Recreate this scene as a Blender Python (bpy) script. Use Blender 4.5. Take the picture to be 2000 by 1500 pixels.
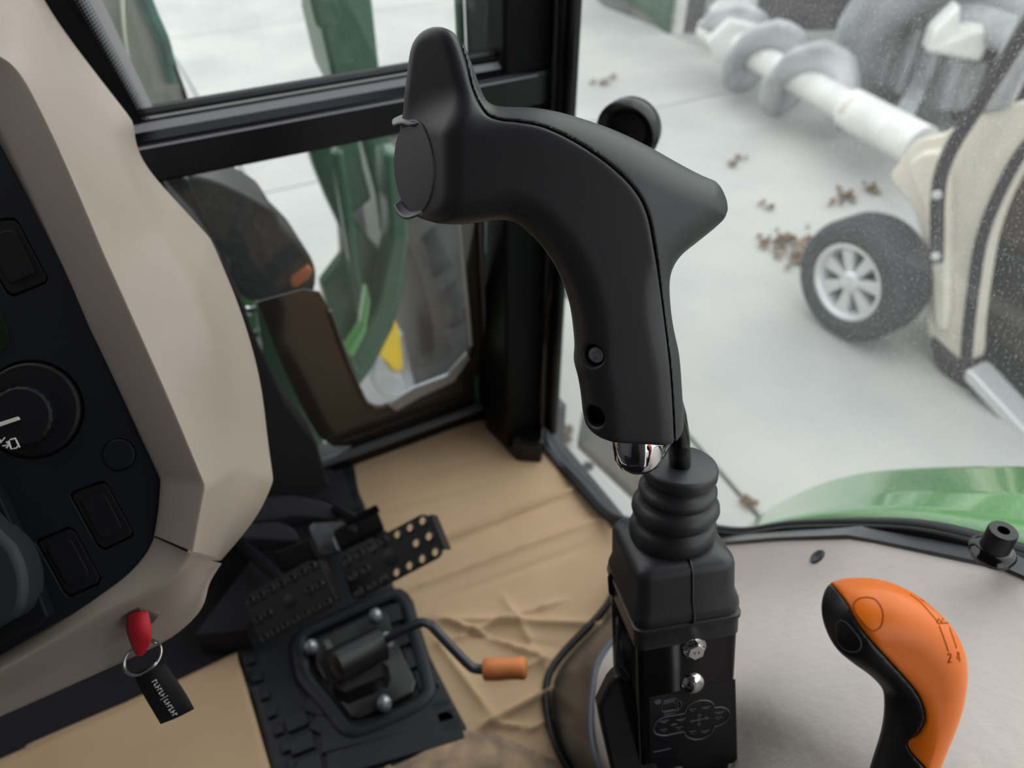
import bpy, bmesh, math, random
import numpy as np
from mathutils import Vector, Matrix
random.seed(3); np.random.seed(3)
for o in list(bpy.data.objects): bpy.data.objects.remove(o)
SC = bpy.context.scene; COL = SC.collection
R = math.radians
# ---------------------------------------------------------------- camera, world, exposure
# tractor axes: X to the right, Y forward, Z up, yard at z = 0, cab floor at z = 0.75
F = 1428.0; YAW = R(28.4); PITCH = R(41)
CAM = Vector((0, 0, 1.6))
HD = Vector((math.sin(YAW), math.cos(YAW), 0)); RT = Vector((math.cos(YAW), -math.sin(YAW), 0)); ZZ = Vector((0, 0, 1))
FW = HD*math.cos(PITCH) - ZZ*math.sin(PITCH); UP = HD*math.sin(PITCH) + ZZ*math.cos(PITCH)
cd = bpy.data.cameras.new('camera'); cam = bpy.data.objects.new('camera', cd); COL.objects.link(cam)
cam.matrix_world = Matrix.Translation(CAM) @ Matrix((RT, UP, -FW)).transposed().to_4x4()
cd.sensor_width = 36; cd.lens = 36*F/2000; cd.clip_start = .02; cd.clip_end = 100
cd.dof.use_dof = True; cd.dof.focus_distance = .36; cd.dof.aperture_fstop = 7.5
SC.camera = cam
w = bpy.data.worlds.new('overcast'); SC.world = w; w.use_nodes = True
wn = w.node_tree.nodes; wl = w.node_tree.links
bg = wn['Background']; bg.inputs[1].default_value = 2.0
tc = wn.new('ShaderNodeTexCoord'); sp = wn.new('ShaderNodeSeparateXYZ'); rp = wn.new('ShaderNodeValToRGB')
wl.new(tc.outputs['Generated'], sp.inputs[0]); wl.new(sp.outputs[2], rp.inputs[0]); wl.new(rp.outputs[0], bg.inputs[0])
rp.color_ramp.elements[0].position = 0; rp.color_ramp.elements[0].color = (.66, .66, .66, 1)
rp.color_ramp.elements[1].position = .5; rp.color_ramp.elements[1].color = (.95, .96, .985, 1)
sd = bpy.data.lights.new('veiled_sun', 'SUN'); sd.energy = .9; sd.angle = R(60); sd.color = (1, .98, .95)
so = bpy.data.objects.new('veiled_sun', sd); COL.objects.link(so)
so.rotation_euler = Vector((-.75, -.12, -.62)).to_track_quat('-Z', 'Y').to_euler()
vs = SC.view_settings; vs.view_transform = 'Standard'; vs.look = 'None'; vs.gamma = 1; vs.use_curve_mapping = False; vs.exposure = 0.12

# ---------------------------------------------------------------- measuring helpers (sight lines of the survey)
def ray(px, py): return FW + RT*((px-1000)/F) + UP*((750-py)/F)
def at(px, py, t): return CAM + ray(px, py)*t
def on(px, py, ax, v):
    q = ray(px, py); return CAM + q*((v-CAM[ax])/q[ax])
def onp(px, py, p0, n):
    q = ray(px, py); return CAM + q*((p0-CAM).dot(n)/q.dot(n))
class Fr:                                   # a local frame: origin, u, v, n
    def __init__(s, o, u, v):
        s.o = Vector(o); s.u = Vector(u).normalized(); s.n = s.u.cross(Vector(v)).normalized(); s.v = s.n.cross(s.u)
    def uv(s, px, py):
        d = onp(px, py, s.o, s.n) - s.o; return (d.dot(s.u), d.dot(s.v))
    def p(s, u, v, w=0): return s.o + s.u*u + s.v*v + s.n*w
    def off(s, w): return Fr(s.o + s.n*w, s.u, s.v)

# ---------------------------------------------------------------- materials
MATS = {}
def mat(name, col, rough=.5, metal=0, var=0, vscale=20, bump=0, bscale=200, col2=None, coat=0, spec=.5, stretch=None, c3=None):
    if name in MATS: return MATS[name]
    m = bpy.data.materials.new(name); m.use_nodes = True; nt = m.node_tree; b = nt.nodes['Principled BSDF']
    b.inputs['Roughness'].default_value = rough; b.inputs['Metallic'].default_value = metal
    b.inputs['Coat Weight'].default_value = coat; b.inputs['Coat Roughness'].default_value = .05
    b.inputs['Specular IOR Level'].default_value = spec
    t = nt.nodes.new('ShaderNodeTexCoord'); mp = nt.nodes.new('ShaderNodeMapping'); nt.links.new(t.outputs['Object'], mp.inputs[0])
    if stretch: mp.inputs['Scale'].default_value = stretch
    n = nt.nodes.new('ShaderNodeTexNoise'); n.inputs['Scale'].default_value = vscale; n.inputs['Detail'].default_value = 6
    nt.links.new(mp.outputs[0], n.inputs['Vector'])
    r = nt.nodes.new('ShaderNodeValToRGB'); nt.links.new(n.outputs[0], r.inputs[0])
    c2 = col2 if col2 else tuple(c*(1-var) for c in col)
    r.color_ramp.elements[0].position = .38; r.color_ramp.elements[1].position = .62
    r.color_ramp.elements[0].color = (*c2, 1); r.color_ramp.elements[1].color = (*col, 1)
    if c3:
        e = r.color_ramp.elements.new(.74); e.color = (*c3, 1)
    nt.links.new(r.outputs[0], b.inputs['Base Color'])
    if bump:
        n2 = nt.nodes.new('ShaderNodeTexNoise'); n2.inputs['Scale'].default_value = bscale; n2.inputs['Detail'].default_value = 4
        nt.links.new(mp.outputs[0], n2.inputs['Vector'])
        bp = nt.nodes.new('ShaderNodeBump'); bp.inputs['Strength'].default_value = bump; bp.inputs['Distance'].default_value = .001
        nt.links.new(n2.outputs[0], bp.inputs['Height']); nt.links.new(bp.outputs[0], b.inputs['Normal'])
    MATS[name] = m; return m
def glassmat(name, tint=(.93, .96, .94), dust=.1, speck=.25, scale=260):
    m = bpy.data.materials.new(name); m.use_nodes = True; nt = m.node_tree; nt.nodes.clear(); L = nt.links.new
    out = nt.nodes.new('ShaderNodeOutputMaterial'); tr = nt.nodes.new('ShaderNodeBsdfTransparent'); tr.inputs[0].default_value = (*tint, 1)
    gl = nt.nodes.new('ShaderNodeBsdfGlossy'); gl.inputs['Roughness'].default_value = .02
    lw = nt.nodes.new('ShaderNodeLayerWeight'); pw = nt.nodes.new('ShaderNodeMath'); pw.operation = 'POWER'; pw.inputs[1].default_value = 5; L(lw.outputs['Facing'], pw.inputs[0])
    fr = nt.nodes.new('ShaderNodeMath'); fr.operation = 'MULTIPLY_ADD'; fr.inputs[1].default_value = .8; fr.inputs[2].default_value = .025; L(pw.outputs[0], fr.inputs[0])
    mx = nt.nodes.new('ShaderNodeMixShader'); L(fr.outputs[0], mx.inputs[0]); L(tr.outputs[0], mx.inputs[1]); L(gl.outputs[0], mx.inputs[2])
    df = nt.nodes.new('ShaderNodeBsdfTranslucent'); df.inputs[0].default_value = (.80, .80, .80, 1)
    t = nt.nodes.new('ShaderNodeTexCoord'); n = nt.nodes.new('ShaderNodeTexNoise'); n.inputs['Scale'].default_value = scale; n.inputs['Detail'].default_value = 3
    L(t.outputs['Object'], n.inputs[0]); r = nt.nodes.new('ShaderNodeValToRGB'); L(n.outputs[0], r.inputs[0])
    r.color_ramp.elements[0].position = .57; r.color_ramp.elements[1].position = .68
    r.color_ramp.elements[0].color = (dust, dust, dust, 1); r.color_ramp.elements[1].color = (speck, speck, speck, 1)
    m2 = nt.nodes.new('ShaderNodeMixShader'); L(r.outputs[0], m2.inputs[0]); L(mx.outputs[0], m2.inputs[1]); L(df.outputs[0], m2.inputs[2])
    L(m2.outputs[0], out.inputs[0]); return m
M_grip = mat('soft_black_plastic', (.019, .019, .022), .45, var=.1, bump=.06, bscale=1500)
M_pad = mat('dark_grey_plastic', (.05, .05, .062), .42, bump=.05, bscale=1500)
M_rub = mat('black_rubber', (.024, .024, .028), .42, var=.2, vscale=40, bump=.1, bscale=500)
M_mat = mat('mat_rubber', (.010, .011, .015), .48, spec=.35, vscale=14, bump=.15, bscale=400, c3=(.04, .038, .036))
M_gloss = mat('gloss_black_paint', (.003, .003, .004), .08, coat=.2, spec=.4)
M_blk = mat('black_paint', (.004, .004, .006), .25, spec=.3, bump=.03, bscale=300)
M_satin = mat('satin_black', (.008, .008, .010), .42, spec=.4)
M_dark = mat('dark_carpet', (.006, .006, .009), .9)
M_pillar = mat('pillar_black', (.0025, .0025, .003), .5, spec=.12)
M_chrome = mat('chrome', (.75, .75, .76), .06, 1)
M_zinc = mat('zinc', (.7, .72, .75), .25, 1, var=.3, vscale=120)
M_zincd = mat('zinc_dome', (.42, .45, .48), .35, .6)
M_brass = mat('dull_key_metal', (.4, .36, .3), .35, 1)
M_beige = mat('beige_plastic', (.385, .318, .265), .5, var=.04, bump=.1, bscale=1200)
M_cons = mat('beige_console', (.68, .615, .57), .45, var=.06, vscale=8, bump=.5, bscale=110)
M_card = mat('cardboard', (.54, .37, .225), .8, var=.1, vscale=6, bump=.1, bscale=300)
M_cardd = mat('worn_cardboard', (.50, .345, .21), .7, vscale=24, col2=(.20, .15, .11))
M_orange = mat('orange_plastic', (.84, .175, .008), .34, spec=.35, var=.03, bump=.03, bscale=900)
M_oramark = mat('engraved_orange', (.36, .065, .004), .7, spec=.1)
M_orgrip = mat('orange_rubber_grip', (.72, .23, .07), .5, var=.1)
M_red = mat('red_tag', (.55, .012, .025), .55, var=.1, vscale=300)
M_white = mat('white_mark', (.75, .73, .70), .5)
M_grey = mat('grey_print', (.10, .10, .11), .5)
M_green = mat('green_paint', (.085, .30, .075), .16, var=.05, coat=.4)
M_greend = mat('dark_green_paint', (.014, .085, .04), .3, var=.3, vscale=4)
M_yellow = mat('yellow_paint', (.80, .55, .02), .35)
M_lime = mat('hood_yellow', (.50, .48, .10), .35)
M_tire = mat('tyre_rubber', (.035, .034, .034), .75, var=.3, vscale=10, c3=(.10, .085, .07))
M_tirec = mat('cart_tyre', (.055, .055, .06), .85, vscale=9, col2=(.04, .04, .045), c3=(.15, .12, .09), spec=.2)
M_conc = mat('yard_concrete', (.42, .42, .405), .8, vscale=1.6, col2=(.355, .36, .355), c3=(.45, .43, .395))
M_joint = mat('concrete_joint', (.26, .23, .19), .9)
M_galv = mat('grey_steel', (.55, .56, .58), .4, .3, var=.35, vscale=5)
M_pipew = mat('white_pipe', (.72, .72, .70), .4, var=.15, vscale=8, c3=(.5, .42, .33))
M_cart = mat('cart_ivory', (.72, .68, .58), .35, var=.05)
M_interior = mat('cart_floor', (.10, .075, .055), .8, var=.5, vscale=4)
M_wall = mat('shed_wall_dark', (.12, .115, .11), .9, var=.35, vscale=6)
M_silver = mat('silver_rim', (.62, .63, .64), .35, .4)
M_leaf = mat('dead_leaf', (.22, .14, .08), .8, var=.4, vscale=30)
M_roof = mat('cab_lining', (.10, .10, .105), .9)
M_seal = mat('seal_grey', (.06, .062, .07), .4)
M_amber = mat('amber_marker', (.55, .13, .02), .3)
M_lcd = mat('lcd_dark', (.006, .016, .008), .5, spec=.2)
M_glass = glassmat('cab_glass', (.95, .97, .96), .012, .035); M_glassd = glassmat('dusty_door_glass', (.95, .97, .96), .03, .12, 480)
M_hoodglass = mat('headlamp_lens', (.62, .66, .60), .15, var=.2, vscale=10)

# ---------------------------------------------------------------- object helpers
def tag(o, label=None, cat=None, group=None, kind=None):
    if label: o['label'] = label
    if cat: o['category'] = cat
    if group: o['group'] = group
    if kind: o['kind'] = kind
    return o
def empty(name, loc, label, cat, group=None):
    o = bpy.data.objects.new(name, None); COL.objects.link(o); o.location = loc; o.empty_display_size = .02
    return tag(o, label, cat, group)
def worldloc(o):
    p = Vector(o.location); q = o
    while q.parent: q = q.parent; p = p + Vector(q.location) if False else p
    return Vector(o['_w']) if '_w' in o else Vector(o.location)
WL = {}
def link(name, me, m, parent=None, smooth=True, label=None, bevel=0, subsurf=0):
    o = bpy.data.objects.new(name, me); COL.objects.link(o)
    if m is not None and not me.materials: me.materials.append(m)
    n = len(me.vertices); co = np.empty(n*3); me.vertices.foreach_get('co', co); co = co.reshape(-1, 3)
    c = (co.min(0)+co.max(0))/2; c[2] = co[:, 2].min()
    me.vertices.foreach_set('co', (co-c).ravel()); me.update()
    c = Vector(c); WL[o.name] = c
    if parent is not None:
        pw = WL.get(parent.name, Vector(parent.location)); o.parent = parent; o.location = c - pw
    else: o.location = c
    if smooth:
        me.polygons.foreach_set('use_smooth', [True]*len(me.polygons))
        if smooth != 'all':
            try: me.set_sharp_from_angle(angle=R(smooth if smooth is not True else 35))
            except Exception: pass
    if bevel:
        b = o.modifiers.new('bevel', 'BEVEL'); b.width = bevel; b.segments = 2; b.limit_method = 'ANGLE'; b.angle_limit = R(40)
        b.harden_normals = False
    if subsurf:
        s = o.modifiers.new('sub', 'SUBSURF'); s.levels = subsurf; s.render_levels = subsurf
    if label: o['label'] = label
    return o
def pyd(vs, fs, name='m'):
    me = bpy.data.meshes.new(name); me.from_pydata([tuple(v) for v in vs], [], fs); me.update(); return me
def fixn(me):
    bm = bmesh.new(); bm.from_mesh(me); bmesh.ops.recalc_face_normals(bm, faces=bm.faces); bm.to_mesh(me); bm.free(); return me
def prism_v(pts, ext):
    """pts: planar loop of points; ext: extrusion vector"""
    n = len(pts); vs = [Vector(p) for p in pts] + [Vector(p)+ext for p in pts]
    fs = [list(range(n))[::-1], list(range(n, 2*n))] + [[i, (i+1) % n, n+(i+1) % n, n+i] for i in range(n)]
    return fixn(pyd(vs, fs))
def prism(fr, uvs, w0, w1): return prism_v([fr.p(u, v, w0) for u, v in uvs], fr.n*(w1-w0))
def tprism(pix, ax, val, th, **k):
    e = Vector((0, 0, 0)); e[ax] = th
    return prism_v([on(x, y, ax, val) for x, y in pix], e)
def box(c, s, fr=None):
    c = Vector(c); u, v, n = (fr.u, fr.v, fr.n) if fr else (Vector((1, 0, 0)), Vector((0, 1, 0)), ZZ)
    pts = [c + u*(a*s[0]/2) + v*(b*s[1]/2) - n*(s[2]/2) for a, b in ((-1, -1), (1, -1), (1, 1), (-1, 1))]
    return prism_v(pts, n*s[2])
def catmull(pts, k=6, closed=False):
    P = [np.array(p, float) for p in pts]; out = []; n = len(P)
    rng = range(n) if closed else range(n-1)
    for i in rng:
        if closed: a, b, c, d = P[(i-1) % n], P[i], P[(i+1) % n], P[(i+2) % n]
        else: a, b, c, d = P[max(i-1, 0)], P[i], P[i+1], P[min(i+2, n-1)]
        for j in range(k):
            t = j/k; out.append(.5*((2*b)+(c-a)*t+(2*a-5*b+4*c-d)*t*t+(3*b-a-3*c+d)*t**3))
    if not closed: out.append(P[-1])
    return [Vector(q) for q in out] if len(out[0]) == 3 else [tuple(q) for q in out]
def tube(path, rad, seg=10, closed=False, flat=1.0, flatdir=None):
    P = [Vector(p) for p in path]; n = len(P); rads = rad if hasattr(rad, '__len__') else [rad]*n
    vs = []; fs = []; prev = None
    for i in range(n):
        a = P[(i-1) % n] if (closed or i > 0) else P[0]; b = P[(i+1) % n] if (closed or i < n-1) else P[-1]
        t = (b-a).normalized()
        if prev is None:
            g = Vector(flatdir) if flatdir else (ZZ if abs(t.z) < .9 else Vector((1, 0, 0)))
        else: g = prev
        x = (g - t*g.dot(t)).normalized(); y = t.cross(x); prev = x
        for j in range(seg):
            an = 2*math.pi*j/seg; vs.append(P[i] + (x*math.cos(an)*flat + y*math.sin(an))*rads[i])
    m = n if closed else n-1
    for i in range(m):
        for j in range(seg):
            fs.append([i*seg+j, i*seg+(j+1) % seg, ((i+1) % n)*seg+(j+1) % seg, ((i+1) % n)*seg+j])
    if not closed: fs += [list(range(seg))[::-1], [(n-1)*seg+j for j in range(seg)]]
    return fixn(pyd(vs, fs))
def lathe(fr, prof, seg=32, su=1, sv=1, cap=True):
    """prof (r, w) along fr.n"""
    vs = []; fs = []; n = len(prof)
    for r_, w_ in prof:
        for j in range(seg):
            a = 2*math.pi*j/seg; vs.append(fr.p(math.cos(a)*r_*su, math.sin(a)*r_*sv, w_))
    for i in range(n-1):
        for j in range(seg): fs.append([i*seg+j, i*seg+(j+1) % seg, (i+1)*seg+(j+1) % seg, (i+1)*seg+j])
    if cap: fs += [list(range(seg))[::-1], [(n-1)*seg+j for j in range(seg)]]
    return fixn(pyd(vs, fs))
def grid(rows, closed=False):
    n = len(rows); k = len(rows[0]); vs = [p for r_ in rows for p in r_]; fs = []
    for i in range(n-1):
        for j in range(k if closed else k-1):
            fs.append([i*k+j, i*k+(j+1) % k, (i+1)*k+(j+1) % k, (i+1)*k+j])
    return pyd(vs, fs)
def solid(o, th, off=-1):
    s = o.modifiers.new('solid', 'SOLIDIFY'); s.thickness = th; s.offset = off; return o
def join(ms):
    bm = bmesh.new()
    for m in ms: bm.from_mesh(m)
    me = bpy.data.meshes.new('j'); bm.to_mesh(me); bm.free(); return me
def crease(o, k, cols, rws={}):
    me = o.data; at_ = me.attributes.new('crease_edge', 'FLOAT', 'EDGE')
    for e in me.edges:
        a, b = e.vertices; v = 0
        if a % k == b % k and (a % k) in cols: v = cols[a % k]
        if a//k == b//k and (a//k) in rws: v = rws[a//k]
        at_.data[e.index].value = v
def holeplate(fr, outer, holes, w0, w1):
    """flat plate with holes, by filling a 2-D curve"""
    cu = bpy.data.curves.new('c', 'CURVE'); cu.dimensions = '2D'; cu.fill_mode = 'BOTH'; cu.extrude = abs(w1-w0)/2
    for lp in [outer]+holes:
        s = cu.splines.new('POLY'); s.points.add(len(lp)-1); s.use_cyclic_u = True
        for q, (u, v) in zip(s.points, lp): q.co = (u*100, v*100, 0, 1)
    o = bpy.data.objects.new('c', cu); COL.objects.link(o)
    dg = bpy.context.evaluated_depsgraph_get(); me = bpy.data.meshes.new_from_object(o.evaluated_get(dg)); bpy.data.objects.remove(o)
    mid = (w0+w1)/2
    for v in me.vertices: v.co = fr.p(v.co.x/100, v.co.y/100, mid+v.co.z)
    me.materials.clear()
    bm = bmesh.new(); bm.from_mesh(me); bmesh.ops.remove_doubles(bm, verts=bm.verts, dist=1e-6); bmesh.ops.recalc_face_normals(bm, faces=bm.faces); bm.to_mesh(me); bm.free()
    return me
def skinrings(rings): 
    me = grid(rings, True); k = len(rings[0]); bm = bmesh.new(); bm.from_mesh(me); bm.verts.ensure_lookup_table()
    bm.faces.new([bm.verts[i] for i in range(k)]); bm.faces.new([bm.verts[len(bm.verts)-k+i] for i in range(k)])
    bmesh.ops.recalc_face_normals(bm, faces=bm.faces); bm.to_mesh(me); bm.free(); return me
def circ(cu_, cv, r_, n=14, ry=None): return [(cu_+math.cos(2*math.pi*i/n)*r_, cv+math.sin(2*math.pi*i/n)*(ry or r_)) for i in range(n)]
def rrect(w_, h_, r_, n=4, cx=0, cy=0):
    out = []
    for (sx, sy, a0) in ((1, 1, 0), (-1, 1, 90), (-1, -1, 180), (1, -1, 270)):
        for i in range(n+1):
            a = R(a0+90*i/n); out.append((cx+sx*(w_/2-r_)+math.cos(a)*r_, cy+sy*(h_/2-r_)+math.sin(a)*r_))
    return out

# ---- signed-distance solids (smooth cast plastic shapes)
def poly_sd(poly, U, V):
    P = np.array(poly); Q = np.roll(P, -1, 0); d = np.full(U.shape, 1e9); ins = np.zeros(U.shape, bool)
    for a, b in zip(P, Q):
        e = b-a; wu = U-a[0]; wv = V-a[1]; t = np.clip((wu*e[0]+wv*e[1])/max(e@e, 1e-12), 0, 1)
        d = np.minimum(d, (wu-e[0]*t)**2+(wv-e[1]*t)**2)
        if a[1] != b[1]:
            c = ((a[1] > V) != (b[1] > V)) & (U < e[0]*(V-a[1])/e[1]+a[0]); ins ^= c
    d = np.sqrt(d); return np.where(ins, -d, d)
def rmax(a, b, r_): return np.minimum(np.maximum(a, b), -r_) + np.sqrt(np.maximum(a+r_, 0)**2+np.maximum(b+r_, 0)**2)
def nets(F_, lo, h):
    nx, ny, nz = F_.shape; S = F_ < 0
    c = [S[i:nx-1+i, j:ny-1+j, k:nz-1+k] for i in (0, 1) for j in (0, 1) for k in (0, 1)]
    s = sum(x.astype(np.int8) for x in c); act = (s > 0) & (s < 8); idx = -np.ones(act.shape, int); A_ = np.argwhere(act); idx[act] = np.arange(len(A_))
    acc = np.zeros((len(A_), 3)); cnt = np.zeros(len(A_))
    corners = [(i, j, k) for i in (0, 1) for j in (0, 1) for k in (0, 1)]
    for a in corners:
        for ax in range(3):
            if a[ax]: continue
            b = list(a); b[ax] = 1
            fa = F_[A_[:, 0]+a[0], A_[:, 1]+a[1], A_[:, 2]+a[2]]; fb = F_[A_[:, 0]+b[0], A_[:, 1]+b[1], A_[:, 2]+b[2]]
            m = (fa < 0) != (fb < 0); t = np.where(m, fa/np.where(m, fa-fb, 1), 0)
            p = np.tile(np.array(a, float), (len(A_), 1)); p[:, ax] += t
            acc += p*m[:, None]; cnt += m
    V_ = (A_ + acc/cnt[:, None])*h + np.array(lo)
    Q = []
    for ax in range(3):
        o1, o2 = [(1, 2), (2, 0), (0, 1)][ax]
        n1 = [nx, ny, nz]; sl0 = [slice(1, -1)]*3; sl0[ax] = slice(0, -1); sl1 = [slice(1, -1)]*3; sl1[ax] = slice(1, None)
        a = S[tuple(sl0)]; b = S[tuple(sl1)]
        for flip, msk in ((0, a & ~b), (1, b & ~a)):
            E = np.argwhere(msk)
            off = np.ones(3, int); off[ax] = 0; E = E+off
            d1 = np.zeros(3, int); d1[o1] = 1; d2 = np.zeros(3, int); d2[o2] = 1
            q = [idx[tuple((E-x).T)] for x in (d1+d2, d2, 0*d1, d1)]
            q = np.stack(q if not flip else q[::-1], 1); Q.append(q)
    return V_, np.concatenate(Q)
def sdmesh(fr, sd, U, V, W, h):
    Vv, Q = nets(sd, (U[0, 0, 0], V[0, 0, 0], W[0, 0, 0]), h)
    Pw = np.array(fr.o)+Vv[:, :1]*np.array(fr.u)+Vv[:, 1:2]*np.array(fr.v)+Vv[:, 2:]*np.array(fr.n)
    me = bpy.data.meshes.new('sd'); me.vertices.add(len(Pw)); me.vertices.foreach_set('co', Pw.ravel())
    me.loops.add(Q.size); me.loops.foreach_set('vertex_index', Q.ravel().astype(np.int32)); me.polygons.add(len(Q))
    me.polygons.foreach_set('loop_start', np.arange(0, Q.size, 4, dtype=np.int32)); me.update(calc_edges=True); me.validate()
    bm = bmesh.new(); bm.from_mesh(me)
    for _ in range(3): bmesh.ops.smooth_vert(bm, verts=bm.verts, factor=.5, use_axis_x=True, use_axis_y=True, use_axis_z=True)
    bm.to_mesh(me); bm.free()
    return me
from mathutils.bvhtree import BVHTree
def bvh(mes):
    vs = []; fs = []
    for me in mes:
        k = len(vs); vs += [v.co.copy() for v in me.vertices]; fs += [[i+k for i in p.vertices] for p in me.polygons]
    return BVHTree.FromPolygons(vs, fs)
def drape(B, pix, lift=0):
    out = []
    for x, y in pix:
        hit, nn, _, _ = B.ray_cast(CAM, ray(x, y).normalized())
        if hit is not None:
            if nn.dot(ray(x, y)) > 0: nn = -nn
            out.append(hit + nn*lift)
    return out

# ================================================================= YARD
def slab(name, xs, z0=-.12):
    return link(name, prism_v([Vector((a, b, 0)) for a, b in xs], ZZ*z0), M_conc, ground, False)
ground = link('ground', box((2, 4, -.16), (44, 44, .08)), M_joint, None, False); tag(ground, kind='structure')
g = .006
X0, X1, XJ, XJ2 = -18, 22, 1.22, .9
# the joint that runs fore and aft right of the tractor, and cross joints ahead
ja = on(1385, 900, 2, 0); jb = on(1480, 1010, 2, 0); jd = (jb-ja).normalized()
pa = ja - jd*3.4; pb = ja + jd*4
for i, (ya, yb) in enumerate(((-16, 3.4), (3.4, 6.2), (6.2, 9.5), (9.5, 24))):
    def jx(y): 
        s = (y-ja.y)/jd.y; return ja.x + jd.x*s if y < 3.5 else ja.x+jd.x*((3.4-ja.y)/jd.y)
    yl = ya+g; yh = yb-g
    slab('slab', [(X0, yl), (.46-g if i else jx(yl)-g, yl), (.46-g if i else jx(yh)-g, yh), (X0, yh)])
    if i: slab('slab', [(.46+g, yl), (3.8-g, yl), (3.8-g, yh), (.46+g, yh)]); slab('slab', [(3.8+g, yl), (X1, yl), (X1, yh), (3.8+g, yh)])
    else: slab('slab', [(jx(yl)+g*2, yl), (X1, yl), (X1, yh), (jx(yh)+g*2, yh)])

# shed wall with its corner posts
p1 = on(1308, 66, 2, 0); p2 = on(1560, 60, 2, 0)
wd = (p2-p1).normalized(); wnrm = Vector((-wd.y, wd.x, 0))
wall = link('wall_shed', prism_v([p1+wd*.35-Vector((0, 0, .1)), p1+wd*9-Vector((0, 0, .1)), p1+wd*9+ZZ*2.6, p1+wd*.35+ZZ*2.6], wnrm*.2), M_wall, None, False); tag(wall, kind='structure')
for k, (a, b, m, hh) in enumerate(((0, .10, M_pipew, 2.6), (.10, .24, M_wall, 2.6), (.24, .32, M_galv, 2.6))):
    t_ = link('trim_%d' % (k+1), prism_v([p1+wd*a, p1+wd*b, p1+wd*b+ZZ*hh, p1+wd*a+ZZ*hh], wnrm*.12), m, None, False); tag(t_, kind='structure')
gp = link('door_1', prism_v([p1-wd*.02, p1-wd*.02+ZZ*2.4, p1+wnrm*1.2-wd*.25+ZZ*2.4, p1+wnrm*1.2-wd*.25], wd*.05), M_greend, None, False); tag(gp, kind='structure')
bk = link('gravel_verge', prism_v([on(1180, 12, 2, .0), on(1290, 55, 2, .0), on(1300, -60, 2, 0), on(1100, -60, 2, 0)], ZZ*.03), M_wall, None, False)
tag(bk, 'dark strip of gravel at the far edge of the pale concrete', 'gravel', kind='stuff')

# dead leaves and dirt clumps on the concrete
def leafmesh(s):
    n = 9; vs = [Vector((0, 0, .012*s*20))]; 
    for i in range(n):
        a = 2*math.pi*i/n; r_ = s*(.6+.5*random.random()); vs.append(Vector((math.cos(a)*r_, math.sin(a)*r_*.7, .004+.02*random.random())))
    return pyd(vs, [[0, i+1, (i+1) % n+1] for i in range(n)])
lv = []
for (px, py, n, sp_) in ((1530, 480, 34, 46), (1570, 505, 14, 26), (1655, 382, 14, 26), (1625, 405, 4, 14), (1180, 158, 10, 20), (1700, 370, 8, 18), (1500, 405, 5, 20), (1090, 855, 26, 26), (1460, 985, 8, 10), (1540, 60, 6, 20), (1445, 320, 5, 20)):
    for i in range(n):
        x = px+random.gauss(0, sp_*.55); y = py+random.gauss(0, sp_*.3); p = on(x, y, 2, .004)
        if x < 1075 and y < 840: continue
        lv.append((p, random.uniform(.008, .024)*(1 if py > 700 else 1.3)))
lm = []
for p, s in lv:
    m = leafmesh(s); m.transform(Matrix.Translation(p) @ Matrix.Rotation(random.random()*6, 4, 'Z')); lm.append(m)
o = link('leaf_litter', join(lm), M_leaf, None, False); tag(o, 'scattered dead leaves and dirt crumbs on the pale concrete', 'leaves', kind='stuff')

# ---- golf cart
CX = 2.2
wc = on(1655, 548, 0, 2.02)
cart = empty('golf_cart', (CX+.5, wc.y-1.0, 0), 'ivory golf cart with silver spoked wheel parked on the concrete', 'golf cart')
def cartpoly(pix, x0, th, m, name, bev=.02, smooth=35, label=None):
    return link(name, tprism(pix, 0, x0, th), m, cart, smooth, bevel=bev, label=label)
cowl = [(1738, 345), (1752, 322), (1790, 275), (1840, 262), (1900, 225), (2010, 195), (2120, 190), (2120, 240), (2040, 262), (1995, 300), (1945, 385), (1915, 470), (1900, 560), (1890, 640), (1884, 712), (1850, 690), (1812, 655), (1806, 560), (1800, 470), (1780, 405), (1755, 372)]
cartpoly(catmull(cowl, 3, True), CX, .10, M_cart, 'front_cowl', .03)
cartpoly([(1742, 345), (1790, 285), (1840, 270), (1880, 300), (1870, 400), (1855, 560), (1852, 650), (1815, 640), (1808, 470), (1785, 405)], CX+.05, 1.05, M_cart, 'front_body', .05)
lip = [(1770, 318), (1800, 296), (1835, 292), (1848, 330), (1850, 500), (1852, 600), (1846, 650), (1822, 640), (1816, 560), (1812, 470), (1795, 400)]
cartpoly(lip, CX-.03, .05, M_cart, 'cowl_side_panel', .015)
cartpoly([(2040, 262), (1995, 300), (1945, 385), (1915, 470), (1900, 560), (1890, 640), (1884, 712), (2000, 830), (2300, 1150), (2300, 200)], CX+.22, .6, M_interior, 'footwell', .0, False)
rimline = catmull([(2100, 205), (2045, 250), (1995, 298), (1948, 385), (1917, 470), (1902, 560), (1892, 640), (1886, 716)], 4)
link('opening_trim', tube([on(x, y, 0, CX-.01) for x, y in rimline], .018, 8), M_satin, cart)
cartpoly([(1812, 655), (1850, 690), (1884, 722), (2000, 850), (2300, 1190), (2300, 1260), (1995, 885), (1880, 775), (1840, 740), (1818, 705)], CX-.02, .25, M_satin, 'rocker_panel', .02)
cartpoly([(1884, 722), (1896, 726), (2010, 850), (2300, 1170), (2300, 1205), (2000, 872), (1882, 742)], CX-.05, .10, M_silver, 'sill_strip', .006, label='bright metal sill strip')
cartpoly([(1900, 728), (2000, 800), (2300, 1080), (2300, 1150), (2000, 845), (1905, 740)], CX+.1, .3, M_satin, 'floor_mat', .0)
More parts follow.
